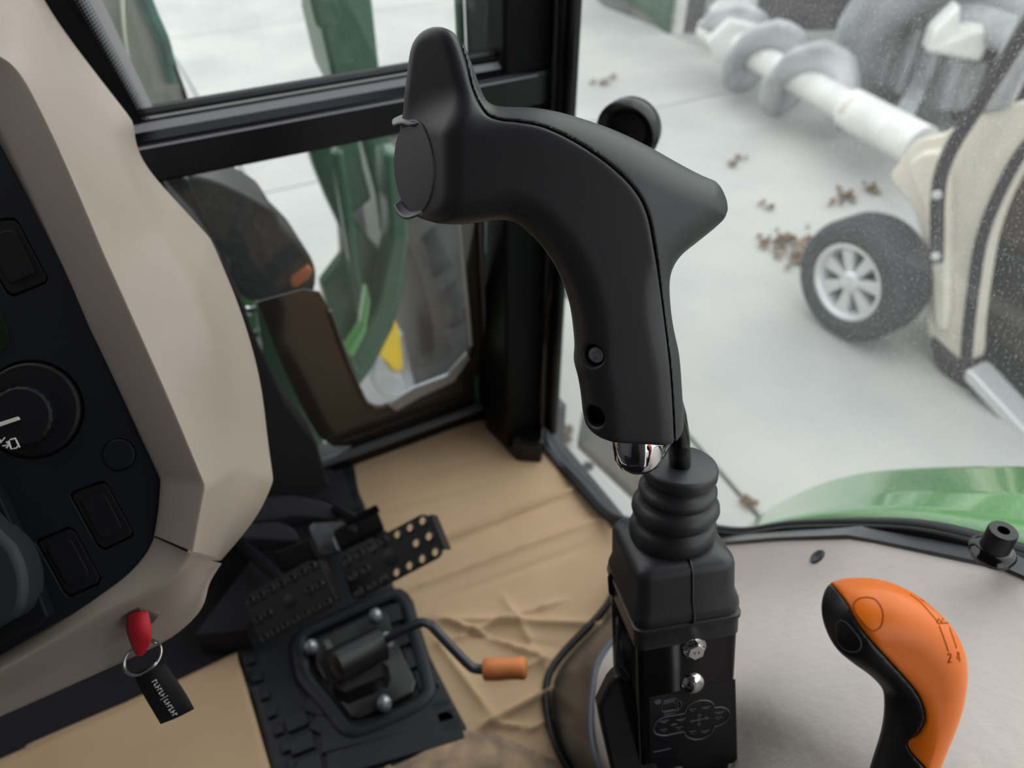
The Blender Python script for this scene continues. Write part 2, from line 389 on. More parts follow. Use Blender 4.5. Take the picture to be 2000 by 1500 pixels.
for q in ((1928, 732), (1931, 748)):
    p = on(q[0], q[1], 0, CX+.05); link('rivet', lathe(Fr(p, (0, 1, 0), (0, 0, 1)), [(.012, -.02), (.014, .0), (.008, .008), (.002, .01)], 10), M_silver, cart)
strut = [(2020, 30), (1960, 125), (1900, 222), (1862, 282), (1838, 340), (1831, 400), (1830, 470), (1829, 512)]
link('roof_strut', tube([on(x, y, 0, CX-.08) for x, y in catmull(strut, 4)], .021, 10), M_satin, cart, label='bent black roof strut')
cartpoly([(1925, 150), (2060, -120), (2100, -60), (1965, 215), (1905, 225)], CX-.01, .03, M_galv, 'windscreen_edge', .01)
for q in ((1829, 500), (1832, 380)):
    p = on(q[0], q[1], 0, CX-.1); link('bolt', lathe(Fr(p, (0, 0, 1), (0, 1, 0)), [(.014, 0), (.014, .01), (.004, .014)], 8), M_silver, cart)
# wheel: dished tyre, rim, seven spokes
def wheel(parent, c, rad, wid, rimr, mt, mr, axis=-1, seg=48, spokes=7, lugs=0):
    fr = Fr(c, (0, 1, 0), (0, 0, -axis*1.0) if axis < 0 else (0, 0, 1))
    fr = Fr(c, (0, 1, 0), (0, 0, 1)); fr.n = Vector((axis, 0, 0))
    h_ = wid/2
    prof = [(rimr*.98, -h_*.8), (rimr*1.1, -h_), (rad*.86, -h_*1.02), (rad*.95, -h_*.9), (rad*.99, -h_*.6)]
    for k in range(-2, 3):
        w_ = k*h_*.24; prof += [(rad*1.0, w_-h_*.09), (rad*1.0, w_+h_*.07), (rad*.972, w_+h_*.09), (rad*.972, w_+h_*.13)]
    prof += [(rad*.99, h_*.65), (rad*.95, h_*.9), (rad*.86, h_*1.02), (rad*.72, h_*1.0), (rimr*1.1, h_*.96), (rimr*1.0, h_*.82)]
    t_ = link('tyre', lathe(fr, prof, seg, cap=False), mt, parent, 50)
    prof = [(rimr*1.0, -h_*.8), (rimr*1.02, h_*.80), (rimr*1.04, h_*.92), (rimr*.96, h_*.95), (rimr*.9, h_*.85), (rimr*.84, h_*.35), (rimr*.83, -h_*.3)]
    rim = link('rim', lathe(fr, prof, seg, cap=False), mr, parent, 40)
    link('brake_drum', lathe(fr, [(rimr*.8, -h_*.28), (rimr*.8, -h_*.1), (rimr*.4, h_*.1)], seg), M_satin, rim)
    for i in range(spokes):
        a = 2*math.pi*i/spokes+.2; d1 = Vector((0, math.cos(a), math.sin(a))); s1 = Vector((0, -math.sin(a), math.cos(a)))
        pts = [c+fr.n*(h_*.72)+d1*rimr*.2+s1*rimr*.10, c+fr.n*(h_*.72)+d1*rimr*.9+s1*rimr*.20, c+fr.n*(h_*.72)+d1*rimr*.9-s1*rimr*.20, c+fr.n*(h_*.72)+d1*rimr*.2-s1*rimr*.10]
        link('spoke', prism_v(pts, -fr.n*(h_*.4)), mr, rim, False, bevel=.006)
    link('hub_cap', lathe(fr, [(rimr*.3, h_*.3), (rimr*.3, h_*.74), (rimr*.22, h_*.86), (rimr*.05, h_*.9)], 20), mr, rim)
    return t_
print('cart wheel', wc)
wheel(cart, Vector((2.10, wc.y, .215)), .215, .18, .132, M_tirec, M_silver)
wheel(cart, Vector((3.1, wc.y, .225)), .225, .20, .115, M_tirec, M_silver)
wheel(cart, Vector((2.10, wc.y-1.7, .225)), .225, .20, .115, M_tirec, M_silver)
link('front_axle', tube([(2.15, wc.y, .22), (3.05, wc.y, .22)], .03, 8), M_satin, cart)
link('chassis', box((2.75, wc.y-1.1, .32), (.8, 1.8, .12)), M_satin, cart, False, bevel=.02)

# ---- augers
def helix(parent, p0, p1, r0, r1, turns, ph, m, name='flight', seg=22, th=.012, hand=1):
    ax = (p1-p0); L_ = ax.length; ax.normalize(); x = (ZZ-ax*ax.z).normalized(); y = ax.cross(x); rows = []
    n = int(seg*abs(turns))
    for i in range(n+1):
        t = i/n; a = ph+hand*2*math.pi*turns*t; e = x*math.cos(a)+y*math.sin(a); c = p0+ax*(L_*t)
        rr = r1*(1+.02*math.sin(i*2.3))
        rows.append([c+e*(r0+(rr-r0)*s) for s in (0, .35, .7, 1)])
    o = link(name, grid(rows), m, parent, 'all'); solid(o, th, 0); return o
a1 = on(1752, 262, 2, .25); a0 = on(1445, 92, 2, .25)
aug = empty('front_auger', (a1.x, a1.y, 0), 'grey and white screw auger lying lowest on the concrete with open pipe end', 'auger')
ad = (a0-a1).normalized()
def ring(c, d, ro, ri, ln, seg=24):
    fr = Fr(c, d.cross(ZZ), ZZ); fr.n = d
    return lathe(fr, [(ri, 0), (ro, 0), (ro, ln), (ri, ln)], seg)
link('pipe', tube([a1+ad*(.02), a0+ad*.4], .075, 20), M_pipew, aug, label='white painted centre pipe')
link('pipe_socket', ring(a1-ad*.16, ad, .095, .06, .5), M_pipew, aug)
link('pipe_bore', lathe(Fr(a1-ad*.12, ad.cross(ZZ), ad.cross(ad.cross(ZZ))), [(.06, -.002), (.06, .002)], 20), M_satin, aug)
La = (a0-a1).length
helix(aug, a1+ad*.50, a1+ad*(La*1.12), .07, .23, 2.6, 2.6, M_galv, hand=-1)
bl = link('paddle', prism_v([a0+ad*.1+ZZ*.02, a0+ad*.35+ZZ*.05, a0+ad*.3+ZZ*.5, a0+ad*.12+ZZ*.46], Vector((.05, -.05, 0))), M_pipew, aug, False, bevel=.01)
for (px, py) in ((1405, 62), (1400, 125)):
    p = on(px, py, 2, .16); link('paddle_end', prism_v([p, p+Vector((.2, -.1, .04)), p+Vector((.22, -.08, .2)), p+Vector((.05, .02, .24)), p+Vector((-.07, .05, .12))], Vector((.06, .08, 0))), M_pipew, aug, False, bevel=.015)
b1 = on(1790, 62, 2, .58); b0 = on(1570, -40, 2, .58); bd = (b0-b1).normalized(); _p = bd.cross(ZZ); _p = _p if _p.dot(HD) > 0 else -_p; b1 += _p*.40; b0 += _p*.40
aug2 = empty('rear_auger', (b1.x, b1.y, 0), 'larger grey auger with tall curved flights behind the lower auger', 'auger')
link('pipe', tube([b1-bd*.5, b0], .08, 20), M_galv, aug2)
helix(aug2, b1-bd*.25, b1+bd*1.25, .08, .58, 1.6, 2.4, M_galv, hand=-1, th=.012)
hb = on(1795, 190, 2, .12)
frm = link('gearbox_frame', box(hb+Vector((.05, .05, .12)), (.16, .6, .26)), M_galv, aug2, False, bevel=.03)
for i in range(4):
    link('rib', box(hb+Vector((-.05, -.2+.14*i, .18)), (.10, .05, .34)), M_galv, aug2, False, bevel=.012)
for (px, py, s) in ((1850, 95, .3), (1880, 15, .22)):
    p = on(px, py, 2, .5); link('paddle_end', prism_v([p-Vector((s/2, 0, 0)), p+Vector((s/2, -.1, -.06)), p+Vector((s*.6, -.1, .12)), p+Vector((.05, 0, .08)), p+Vector((-.02, 0, .2)), p+Vector((-s*.5, 0, .1))], Vector((.08, .1, 0))), M_pipew, aug2, False, bevel=.02)
link('side_plate', prism_v([on(x, y, 2, .25) for x, y in ((1740, 235), (1800, 130), (1822, 140), (1775, 250))], ZZ*.03), M_galv, aug2, False)
dk = link('machine_shroud', prism_v([on(1850, 235, 2, .05), on(1905, 130, 2, .05), on(2200, 100, 2, .05), on(2200, 260, 2, .05)], ZZ*1.3), M_satin, None, False, bevel=.03)
tag(dk, 'dark machine cover standing behind the golf cart roof strut', 'machine')

dp = on(1149, 911, 2, .002)
o = link('drain_hole', lathe(Fr(dp, (1, 0, 0), (0, 1, 0)), [(.016, 0), (.016, .004), (.012, .005), (.001, .001)], 16), M_dark, None); tag(o, 'small round black hole in the pale strip beside the door sill', 'hole')

# ================================================================= TRACTOR OUTSIDE
XD = .44
tractor = empty('tractor', (.1, 1.2, 0), 'green tractor body outside the cab with dark hood, front tyre and right rear fender', 'tractor')
# rear fender: swept green arch
fin = [(1448, 1042), (1500, 1026), (1600, 1012), (1700, 1010), (1800, 1018), (1900, 1040), (2010, 1072), (2160, 1140)]
fcr = [(1446, 1040), (1500, 1012), (1600, 985), (1700, 966), (1800, 961), (1900, 962), (2010, 968), (2160, 1000)]
fou = [(1447, 1036), (1505, 992), (1590, 950), (1680, 925), (1790, 914), (1900, 911), (2010, 912), (2160, 930)]
r1 = [on(x, y, 0, .47) for x, y in fin]; r2 = [on(x, y, 0, .56) for x, y in fcr]; r3 = [on(x, y, 0, .70) for x, y in fou]
r4 = [p+Vector((.015, 0, -.09)) for p in r3]
rows = [catmull(r_, 5) for r_ in (r1, r2, r3, r4)]
mid = lambda a, b, t: [x*(1-t)+y*t for x, y in zip(a, b)]
rows = [rows[0], mid(rows[0], rows[1], .5), mid(rows[0], rows[1], .94), rows[1], mid(rows[1], rows[2], .06), mid(rows[1], rows[2], .5), mid(rows[1], rows[2], .93), rows[2], mid(rows[2], rows[3], .1), rows[3]]
o = link('rear_fender', grid(rows), M_green, tractor, 'all', label='glossy light green rear fender'); solid(o, .006)

# step plate of the tractor and the drain plug
sp_ = link('boarding_step', prism_v([on(x, y, 2, .40) for x, y in ((1138, 800), (1128, 858), (1240, 962), (1300, 940), (1290, 800))], ZZ*-.03), mat('step_grey', (.045, .045, .042), .8, var=.3, vscale=20), tractor, False, bevel=.004, label='dark grey boarding step')
link('step_hanger', box((.56, .86, .52), (.02, .04, .30)), M_satin, tractor, False)
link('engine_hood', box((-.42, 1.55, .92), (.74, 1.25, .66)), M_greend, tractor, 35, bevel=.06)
mast = empty('loader_mast', (.6, 1.35, .3), 'green loader mast post and curved bracket seen through the windscreen', 'loader mast')
def yprism(name, pix, y, th, m, parent, bev=.008, label=None, smooth=35):
    return link(name, tprism(pix, 1, y, th), m, parent, smooth, bevel=bev, label=label)
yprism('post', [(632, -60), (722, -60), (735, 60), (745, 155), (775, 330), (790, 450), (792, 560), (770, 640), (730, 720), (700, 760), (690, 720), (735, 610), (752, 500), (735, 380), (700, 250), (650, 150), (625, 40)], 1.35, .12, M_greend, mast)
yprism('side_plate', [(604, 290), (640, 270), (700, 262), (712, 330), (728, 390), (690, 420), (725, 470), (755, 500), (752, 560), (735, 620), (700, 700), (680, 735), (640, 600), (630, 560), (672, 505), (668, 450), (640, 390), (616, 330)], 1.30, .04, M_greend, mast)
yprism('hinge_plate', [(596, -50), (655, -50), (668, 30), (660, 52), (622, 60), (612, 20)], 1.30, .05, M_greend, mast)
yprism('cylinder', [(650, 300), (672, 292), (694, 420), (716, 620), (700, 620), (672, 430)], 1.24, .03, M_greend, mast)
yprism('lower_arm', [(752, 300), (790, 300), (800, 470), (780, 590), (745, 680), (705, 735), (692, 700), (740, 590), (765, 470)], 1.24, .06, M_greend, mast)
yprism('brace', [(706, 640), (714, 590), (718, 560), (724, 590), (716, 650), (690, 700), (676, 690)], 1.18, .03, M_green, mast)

# front tyre with lugs and yellow hub
tw = on(838, 560, 1, 1.30)
ft = tractor
fr = Fr(Vector((tw.x+.20, 1.72, .42)), (0, 1, 0), (0, 0, 1)); fr.n = Vector((-1, 0, 0))
tyre_ = link('front_tyre', lathe(fr, [(.24, -.13), (.30, -.15), (.37, -.14), (.40, -.1), (.405, 0), (.40, .1), (.37, .14), (.30, .15), (.24, .13)], 48, cap=False), M_tire, ft)
for i in range(36):
    a = 2*math.pi*i/36; sgn = 1 if i % 2 else -1
    d1 = Vector((0, math.cos(a), math.sin(a))); s1 = Vector((0, -math.sin(a), math.cos(a)))
    b_ = fr.o + d1*.395
    pts = [b_+Vector((sgn*.01, 0, 0))-s1*.012, b_+Vector((sgn*.15, 0, 0))+s1*.04-d1*.03, b_+Vector((sgn*.15, 0, 0))+s1*.075-d1*.03, b_+Vector((sgn*.01, 0, 0))+s1*.022]
    link('lug', prism_v(pts, d1*.03), M_tire, tyre_, False)
link('wheel_disc', lathe(fr, [(.23, -.12), (.235, -.04), (.2, -.02), (.1, -.05), (.02, -.05)], 36), M_yellow, ft, label='yellow wheel disc')
link('final_drive', lathe(fr, [(.238, -.02), (.240, .13), (.20, .15), (.02, .15)], 36), M_satin, ft)
yprism('axle_knuckle', [(742, 688), (790, 650), (815, 760), (760, 775)], 1.5, .1, M_galv, ft)
# yellow rim flank seen under the mast
o = yprism('wheel_weight', catmull([(768, 632), (778, 640), (786, 690), (787, 720), (775, 732), (758, 712), (737, 684)], 3, True), 1.42, .05, M_yellow, tractor)
o = yprism('hub_guard', catmull([(737, 690), (757, 716), (775, 735), (786, 728), (800, 770), (745, 775), (728, 735)], 2, True), 1.40, .05, M_galv, tractor)

# side shroud of the engine hood, front left
hood = tractor
yprism('hood_shroud', catmull([(250, 320), (350, 340), (415, 352), (470, 375), (535, 412), (550, 440), (580, 470), (606, 500), (618, 540), (600, 585), (500, 590), (470, 575), (400, 470), (330, 380)], 3, True), .86, .10, M_satin, hood, .02)
yprism('shroud_edge', [(352, 345), (372, 352), (430, 480), (475, 585), (450, 585), (405, 480)], .845, .02, M_blk, hood, .003)
yprism('amber_marker', [(566, 545), (603, 518), (612, 530), (604, 545), (580, 563), (570, 562)], .855, .02, M_amber, hood, .003, label='amber marker light')
lg = link('frame_rail', tprism([(470, 575), (500, 580), (520, 650), (560, 745), (590, 800), (560, 780), (510, 700), (478, 640)], 1, 1.0, .1), M_green, tractor, 35, bevel=.005)
for (a, b) in (((478, 604), (500, 612)), ((490, 652), (514, 660))):
    link('rail_bolt', tube([on(*a, 1, .98), on(*b, 1, .98)], .006, 10), M_chrome, lg)
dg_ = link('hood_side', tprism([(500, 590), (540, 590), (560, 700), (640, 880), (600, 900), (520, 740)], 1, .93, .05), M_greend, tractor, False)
# upper left: hood top with lamp lens, yellow stripe and teal tube
hl = tractor
yprism('yellow_panel', [(100, -80), (205, -80), (192, 30), (196, 70), (170, 40), (120, -20)], 1.15, .05, M_lime, hl, label='yellow hood panel')
yprism('lamp_lens', catmull([(192, 40), (205, -40), (240, -50), (246, 60), (270, 150), (250, 160), (225, 110), (200, 75)], 3, True), 1.10, .03, M_hoodglass, hl, .004)
yprism('lamp_housing', catmull([(246, -60), (275, -50), (305, 30), (330, 100), (350, 170), (368, 225), (300, 245), (290, 238), (262, 150), (246, 60)], 3, True), 1.05, .05, mat('pale_housing', (.56, .56, .47), .5, var=.06, vscale=4), hl, .012)
tt = catmull([(268, -40), (293, 25), (315, 75), (325, 110), (338, 160)], 5)
link('teal_strip', tube([on(x, y, 1, 1.045) for x, y in tt], .009, 8), mat('teal_green', (.05, .19, .15), .4, var=.5, vscale=30), hl)
link('black_strip', tube([on(x, y, 1, 1.04) for x, y in catmull([(338, 125), (348, 150), (357, 175), (366, 205), (372, 226)], 4)], .003, 8), M_satin, hl)

# ================================================================= CAB SHELL
fl = link('floor', box((-.02, .1, .735), (.98, 1.5, .03)), M_dark, None, False); tag(fl, kind='structure')
ce = link('ceiling', box((-.05, .0, 2.3), (1.25, 1.75, .06)), M_roof, None, False, bevel=.02); tag(ce, kind='structure')
wr = link('wall_rear_light_block', box((-.25, -.62, 1.5), (.7, .04, 1.6)), M_roof, None, False); tag(wr, kind='structure')  # unseen opaque panel in place of rear glass, added to hold back light
wl_ = link('wall_left_light_block', box((-.62, .05, 1.5), (.03, 1.4, 1.55)), M_roof, None, False); tag(wl_, kind='structure')  # opaque where the side glass belongs, added to block light from the left
# windscreen planes
WY = .72
P0 = Vector((0, WY, 1.30)); P1 = Vector((0, .825, .75)); WN = Vector((1, 0, 0)).cross(P1-P0).normalized()
def ws(px, py): return onp(px, py, P0, WN)
sill = link('trim_4', prism_v([Vector((-.5, .80, .75)), Vector((-.5, .80, .785)), Vector((.42, .80, .785)), Vector((.42, .80, .75))], Vector((0, .045, 0))), M_blk, None, False, bevel=.008); tag(sill, kind='structure')
link('seal_strip', tube([Vector((-.5, .795, .79)), Vector((.4, .795, .79))], .007, 8), M_seal, sill)
# lower pane and its black printed border
lp = link('window_1', prism_v([ws(180, 400), ws(650, 905), ws(950, 805), ws(950, 190)], WN*.004), M_glass, None, False); tag(lp, kind='structure')
outer = [(590, 560), (500, 585), (545, 700), (600, 815), (622, 850), (650, 868), (700, 866), (950, 792), (945, 600), (940, 190)]
inner = [(882, 220), (886, 400), (896, 500), (906, 590), (913, 660), (908, 690), (884, 730), (810, 760), (745, 788), (722, 786), (705, 768), (672, 690), (640, 600), (622, 565)]
fr_ = Fr(P0, (1, 0, 0), ZZ); fr_.n = -WN if WN.y > 0 else WN
fr_ = Fr(P0, (1, 0, 0), P0-P1)
pts = [Vector(p) for p in [ws(*q) for q in outer+inner]]
link('printed_border', prism_v([p-fr_.n*(-.0035) for p in pts], fr_.n*.001), mat('border_print', (.028, .025, .022), .10, spec=.9), lp, False)
link('border_lip', tube([ws(x, y)+fr_.n*.006 for x, y in catmull(inner[3:-1], 3)], .0035, 8), mat('border_edge', (.07, .062, .055), .3), lp)
link('wiper_channel', prism_v([ws(x, y)+fr_.n*.007 for x, y in ((752, 782), (800, 748), (868, 722), (905, 680), (912, 690), (880, 735), (815, 765), (768, 792))], fr_.n*.006), M_zincd, lp, 35, bevel=.002)
link('glass_edge', tube([ws(x, y)+fr_.n*.01 for x, y in ((880, 215), (888, 420), (906, 580), (914, 665))], .003, 8), M_zincd, lp)
link('glass_edge', tube([ws(x, y)+fr_.n*.01 for x, y in ((925, 200), (930, 420), (938, 580), (944, 720))], .003, 8), M_seal, lp)
# upper pane, printed dots along its slanted edge
up = link('window_2', prism_v([on(60, -160, 1, WY+.02), on(285, 262, 1, WY+.02), on(950, 95, 1, WY+.02), on(960, -200, 1, WY+.02)], Vector((0, .004, 0))), M_glass, None, False); tag(up, kind='structure')
e0 = on(30, -60, 1, WY); e1 = on(262, 262, 1, WY)
bl_ = link('printed_band', tprism([(-60, -160), (95, -60), (130, 0), (204, 110), (285, 262), (240, 262), (150, 150), (60, 0), (-90, -120)], 1, WY, -.002), M_pillar, up, False)
dots = []
A0 = np.array((86, -70.)); A1 = np.array((280, 262.)); B0 = np.array((140, -70.)); B1 = np.array((306, 250.))
nr = 52
for i in range(nr):
    for j in range(7):
        s = (i+.5*(j % 2))/nr; a = A0+(A1-A0)*s; b = B0+(B1-B0)*s; q = a+(b-a)*(j+.3)/7
        c = on(q[0], q[1], 1, WY-.001); r_ = .0019*(1.1-.13*j)
        dots.append(prism_v([c+Vector((math.cos(k*math.pi/3)*r_, 0, math.sin(k*math.pi/3)*r_)) for k in range(6)], Vector((0, -.0006, 0))))
o = link('printed_dots', join(dots), M_pillar, up, False); tag(o, kind='stuff')
gb = link('pale_edge_strip', tprism([(92, -70), (166, -70), (314, 242), (300, 250), (283, 262)], 1, WY+.005, .002), mat('edge_haze', (.55, .55, .58), .4), up, False)
# cross bar
bt = on(300, 247, 1, WY); 
cb = link('trim_5', prism_v([Vector((-.12, y, z)) for y, z in ((.70, 1.301), (.738, 1.301), (.738, 1.350), (.722, 1.350), (.70, 1.338))], Vector((.56, 0, 0))), M_blk, None, False, bevel=.003); tag(cb, kind='structure')
link('glazing_seal', tube([Vector((-.1, .728, 1.356)), Vector((.40, .728, 1.356))], .005, 8), M_rub, cb)
link('lip_reflection', prism_v([Vector((-.09, y, z)) for y, z in ((.6985, 1.3345), (.7185, 1.3495), (.7215, 1.3485), (.7015, 1.333))], Vector((.5, 0, 0))), mat('lip_reflection_grey', (.30, .30, .33), .22), cb, False)  # grey base colour paints the sky reflection on a glossy black lip
# pillar
def ver(name, x0, x1, y0, y1, m, parent=None, z0=.75, z1=2.28, lean=0, bev=.004):
    pts = [Vector((x0, y0, z0)), Vector((x1, y0, z0)), Vector((x1, y1, z0)), Vector((x0, y1, z0))]
    return link(name, prism_v(pts, Vector((0, lean, z1-z0))), m, parent, False, bevel=bev)
pil = ver('trim_6', .372, .432, .705, .80, M_pillar, z0=.77); tag(pil, kind='structure')
ver('pillar_lip', .366, .374, .80, .815, M_greend, pil, z0=.78)
ver('door_post_strip', .428, .434, .695, .703, M_seal, pil, z0=.80)
ver('door_post', .432, .445, .672, .72, M_blk, pil, z0=.80)
link('foot_cap', prism_v([on(948, 800, 2, .80), on(945, 770, 2, .80), on(1062, 820, 2, .80), on(1060, 865, 2, .80), on(1010, 862, 2, .80)], ZZ*-.05), M_blk, pil, False, bevel=.005)
# door: seal loop and glass
arch = [(1140, -260), (1124, 0), (1108, 200), (1093, 400), (1078, 600), (1066, 760), (1060, 815), (1066, 860), (1090, 898), (1130, 940), (1200, 1012)]
darch = [on(x, y, 0, XD) for x, y in arch]
darch = [Vector((XD, darch[3].y+.0, 2.2))] + darch[3:]
yz = [(.42, .86), (.36, .925), (.305, .978), (.255, 1.045), (.195, 1.115), (.15, 1.16), (.098, 1.195), (.03, 1.232), (-.08, 1.26), (-.4, 1.28)]
darch += [Vector((XD, a, b)) for a, b in yz]
ds = catmull(darch, 5)
door = link('door_2', prism_v([Vector((XD+.012, p.y, p.z)) for p in ds]+[Vector((XD+.012, -.4, 2.2))], Vector((.004, 0, 0))), M_glassd, None, False); tag(door, kind='structure')
link('door_seal', tube(ds, [.009 if p.z < .86 or p.y > .5 else .0058 for p in ds], 10), M_rub, door, 'all')
link('door_seal', tube([p+Vector((-.008, -.003, .002)) for p in ds], .0042, 8), M_blk, door, 'all', label='inner lip of the door seal')
link('sill_edge', tube([on(x, y, 2, .757) for x, y in ((1062, 872), (1090, 905), (1130, 945), (1205, 1026), (1260, 1080))], .007, 8), M_seal, door)
kc = on(1222, 262, 0, XD-.02)
kf = Fr(kc, (0, 1, 0), ZZ); kf.n = Vector((-.8, -.6, 0)).normalized(); kf.u = Vector((-.6, .8, 0)).normalized(); kf.v = ZZ
kn = link('door_latch_knob', lathe(kf, [(.012, -.035), (.02, -.03), (.030, -.018), (.0315, -.004), (.028, .004), (.024, .002), (.018, -.006), (.004, -.008)], 36), M_blk, door, label='round glossy black latch knob')

# ---- wheel-arch console
ydo = lambda z: float(np.interp(z, [.75, .87, .978, 1.05, 1.123, 1.2, 1.24, 1.262], [.44, .385, .305, .25, .19, .095, .0, -.2]))
def crow(z, inset=0):
    yd = ydo(z); k = (z-.75)/.5; xi = .218-.045*k+inset
    pts = [(.412-inset*0, yd-.004), (.359, yd-.042+.01*k), (.27, yd-.073+.01*k), (.235, yd-.10), (xi+.003, yd-.15), (xi, yd-.21), (xi, yd-.4), (xi, -.5)]
    return [Vector((x, y-inset*.7, z)) for x, y in [tuple(q) for q in catmull(pts, 5)]]
zs = list(np.linspace(.895, 1.262, 24)); rows = [crow(z) for z in zs]
top = rows[-1]; rows.append([Vector((p.x*.9+.412*.1, p.y-.02, 1.268)) for p in top]); rows.append([Vector((.41, p.y-.05, 1.27)) for p in top])
con = empty('wheel_arch_console', (.3, 0, .75), 'beige moulded wheel arch console on the right of the seat', 'console')
cs = link('console_shell', grid(rows), M_cons, con, 'all')
for md in (cs,): pass
skirt = [crow(z, -.004) for z in np.linspace(.752, .90, 6)]
link('skirt', grid(skirt), mat('skirt_rubber', (.045, .042, .042), .32, vscale=9, c3=(.09, .09, .10)), con, 'all')
link('skirt_lip', tube(crow(.898, -.004), .0035, 8), mat('lip_highlight_blue', (.07, .08, .11), .3), con, 'all')  # blue-grey base colour paints in the highlight line above the skirt
link('skirt_foot', tube([Vector((p.x-.003, p.y+.004, .764)) for p in crow(.757, -.006)], .0045, 8), M_blk, con, 'all')
# dark steel band between console and door seal
band = []
for z in list(np.linspace(.78, 1.24, 24)):
    y = ydo(z); band.append([Vector((.412, y-.006, z)), Vector((.4125, y+.001, z)), Vector((.431, y+.0015, z)), Vector((.431, y-.02, z))])
bo = link('arch_band', grid(band), mat('arch_steel', (.09, .092, .10), .25, var=.3, vscale=10), con, 30)
# threaded boss on the band
bp_ = on(1944, 1066, 0, .405); bf = Fr(bp_, (1, 0, 0), (0, .8, -.6)); 
ax_ = Vector((0, .08, 1)).normalized(); bf.n = ax_; bf.u = Vector((1, 0, 0)); bf.v = ax_.cross(bf.u)
boss = link('threaded_boss', lathe(bf, [(.0088, -.012), (.0086, .0135), (.0080, .0145), (.0036, .0145), (.0034, .008), (.001, .007)], 28), M_satin, con, label='black threaded steel boss')
link('weld_bead', lathe(bf, [(.008, -.012), (.0132, -.008), (.0138, -.005), (.0115, -.002), (.008, -.0005)], 28), M_gloss, boss)
Bc = bvh([cs.data]) if False else None
def console_hit(px, py):
    dgv = None
    best = None; o_ = cs; inv = -Vector(WL[cs.name])
    B = BVHTree.FromPolygons([v.co+Vector(WL[cs.name]) for v in cs.data.vertices], [list(p.vertices) for p in cs.data.polygons])
    h_, n_, _, _ = B.ray_cast(CAM, ray(px, py).normalized()); 
    if n_ is not None and n_.dot(ray(px, py)) > 0: n_ = -n_
    return h_, n_
hp, hn = console_hit(1597, 1088)
if hp is not None:
    pf = Fr(hp, hn.cross(Vector((0, 1, 0))).normalized(), hn.cross(hn.cross(Vector((0, 1, 0)))).normalized()); pf.n = hn
    o = link('console_plug', lathe(pf, [(.0072, -.002), (.0072, .0008), (.0064, .0016), (.0022, .0014), (.0014, .0008)], 28), M_pad, con, label='small dark grey plug')

# ================================================================= CAB FLOOR COVER
def sheet(name, poly, m, z=.753, seed=0, creases=(), res=.006, amp=.0012, parent=None, th=.003):
    P = np.array(poly); lo = P.min(0); hi = P.max(0); nx = int((hi[0]-lo[0])/res)+2; ny = int((hi[1]-lo[1])/res)+2
    X_, Y_ = np.meshgrid(np.linspace(lo[0], hi[0], nx), np.linspace(lo[1], hi[1], ny), indexing='ij')
    rs = np.random.RandomState(seed); Z = np.zeros_like(X_)
    for k in range(14):
        f = rs.uniform(4, 26, 2)*rs.choice([-1, 1], 2); Z += amp/3*np.sin(X_*f[0]+Y_*f[1]+rs.uniform(0, 6))
    for (x0, y0, x1, y1, hgt, wd_) in creases:
        d_ = np.array((x1-x0, y1-y0)); L_ = np.hypot(*d_); d_ /= L_; t = (X_-x0)*d_[0]+(Y_-y0)*d_[1]; s = -(X_-x0)*d_[1]+(Y_-y0)*d_[0]
        msk = np.clip((t+.02)/.04, 0, 1)*np.clip((L_+.02-t)/.04, 0, 1)
        Z += 2.6*hgt*np.exp(-np.abs(s)/(wd_*.62))*msk
    sd = poly_sd(poly, X_, Y_); idx = -np.ones(X_.shape, int); ins = sd < res*.75
    # snap the rim onto the outline
    gx, gy = np.gradient(sd, X_[1, 0]-X_[0, 0], Y_[0, 1]-Y_[0, 0]); sh = np.where(sd > -res*.5, sd, 0)
    XX = X_-gx*sh*(ins); YY = Y_-gy*sh*(ins)
    idx[ins] = np.arange(ins.sum()); vs = np.stack([XX[ins], YY[ins], z+th+np.maximum(Z[ins]+amp, 0)], 1); fs = []
    a, b, c, d_ = idx[:-1, :-1], idx[1:, :-1], idx[1:, 1:], idx[:-1, 1:]; ok = (a >= 0) & (b >= 0) & (c >= 0) & (d_ >= 0)
    fs = np.stack([a[ok], b[ok], c[ok], d_[ok]], 1).tolist()
    o = link(name, pyd(vs.tolist(), fs), m, parent, 'all'); solid(o, th); return o
def f2(px, py, z=.755): p = on(px, py, 2, z); return (p.x, p.y)
def cr(a, b, h_, w_): return (*f2(*a), *f2(*b), h_, w_)
crs = [cr((740, 1120), (1140, 958), -.003, .004), cr((830, 1075), (1130, 955), .004, .007), cr((820, 1190), (1195, 1050), -.0035, .004), cr((800, 1155), (1190, 1010), .003, .008),
       cr((870, 1215), (1190, 1225), .004, .008), cr((870, 1215), (1060, 1290), .004, .006), cr((860, 1260), (1090, 1180), .0035, .006), cr((930, 1430), (1100, 1340), .005, .008), cr((850, 1250), (960, 1400), .003, .012),
       cr((960, 1418), (1040, 1425), .003, .004), cr((1040, 1425), (1090, 1400), .003, .004), cr((700, 960), (1000, 880), -.0015, .006), cr((740, 1000), (1100, 905), -.002, .004), cr((900, 1240), (1075, 1265), -.003, .006), cr((960, 1330), (1075, 1290), .003, .010), cr((990, 1180), (1080, 1330), .0025, .010), cr((760, 880), (730, 920), -.002, .004)]
cpoly = [f2(682, 892), f2(940, 822), (.432, .72), (.438, .60), (.438, .36), (.25, .20), (.10, .20), (-.05, .255), (-.05, .30), f2(800, 1492), f2(905, 1428), f2(850, 1310), f2(770, 1160), f2(730, 1040), f2(690, 940)]
cpoly = cpoly[:-5]+[f2(905, 1428), f2(860, 1330), f2(772, 1160), f2(735, 1050), f2(690, 935)]
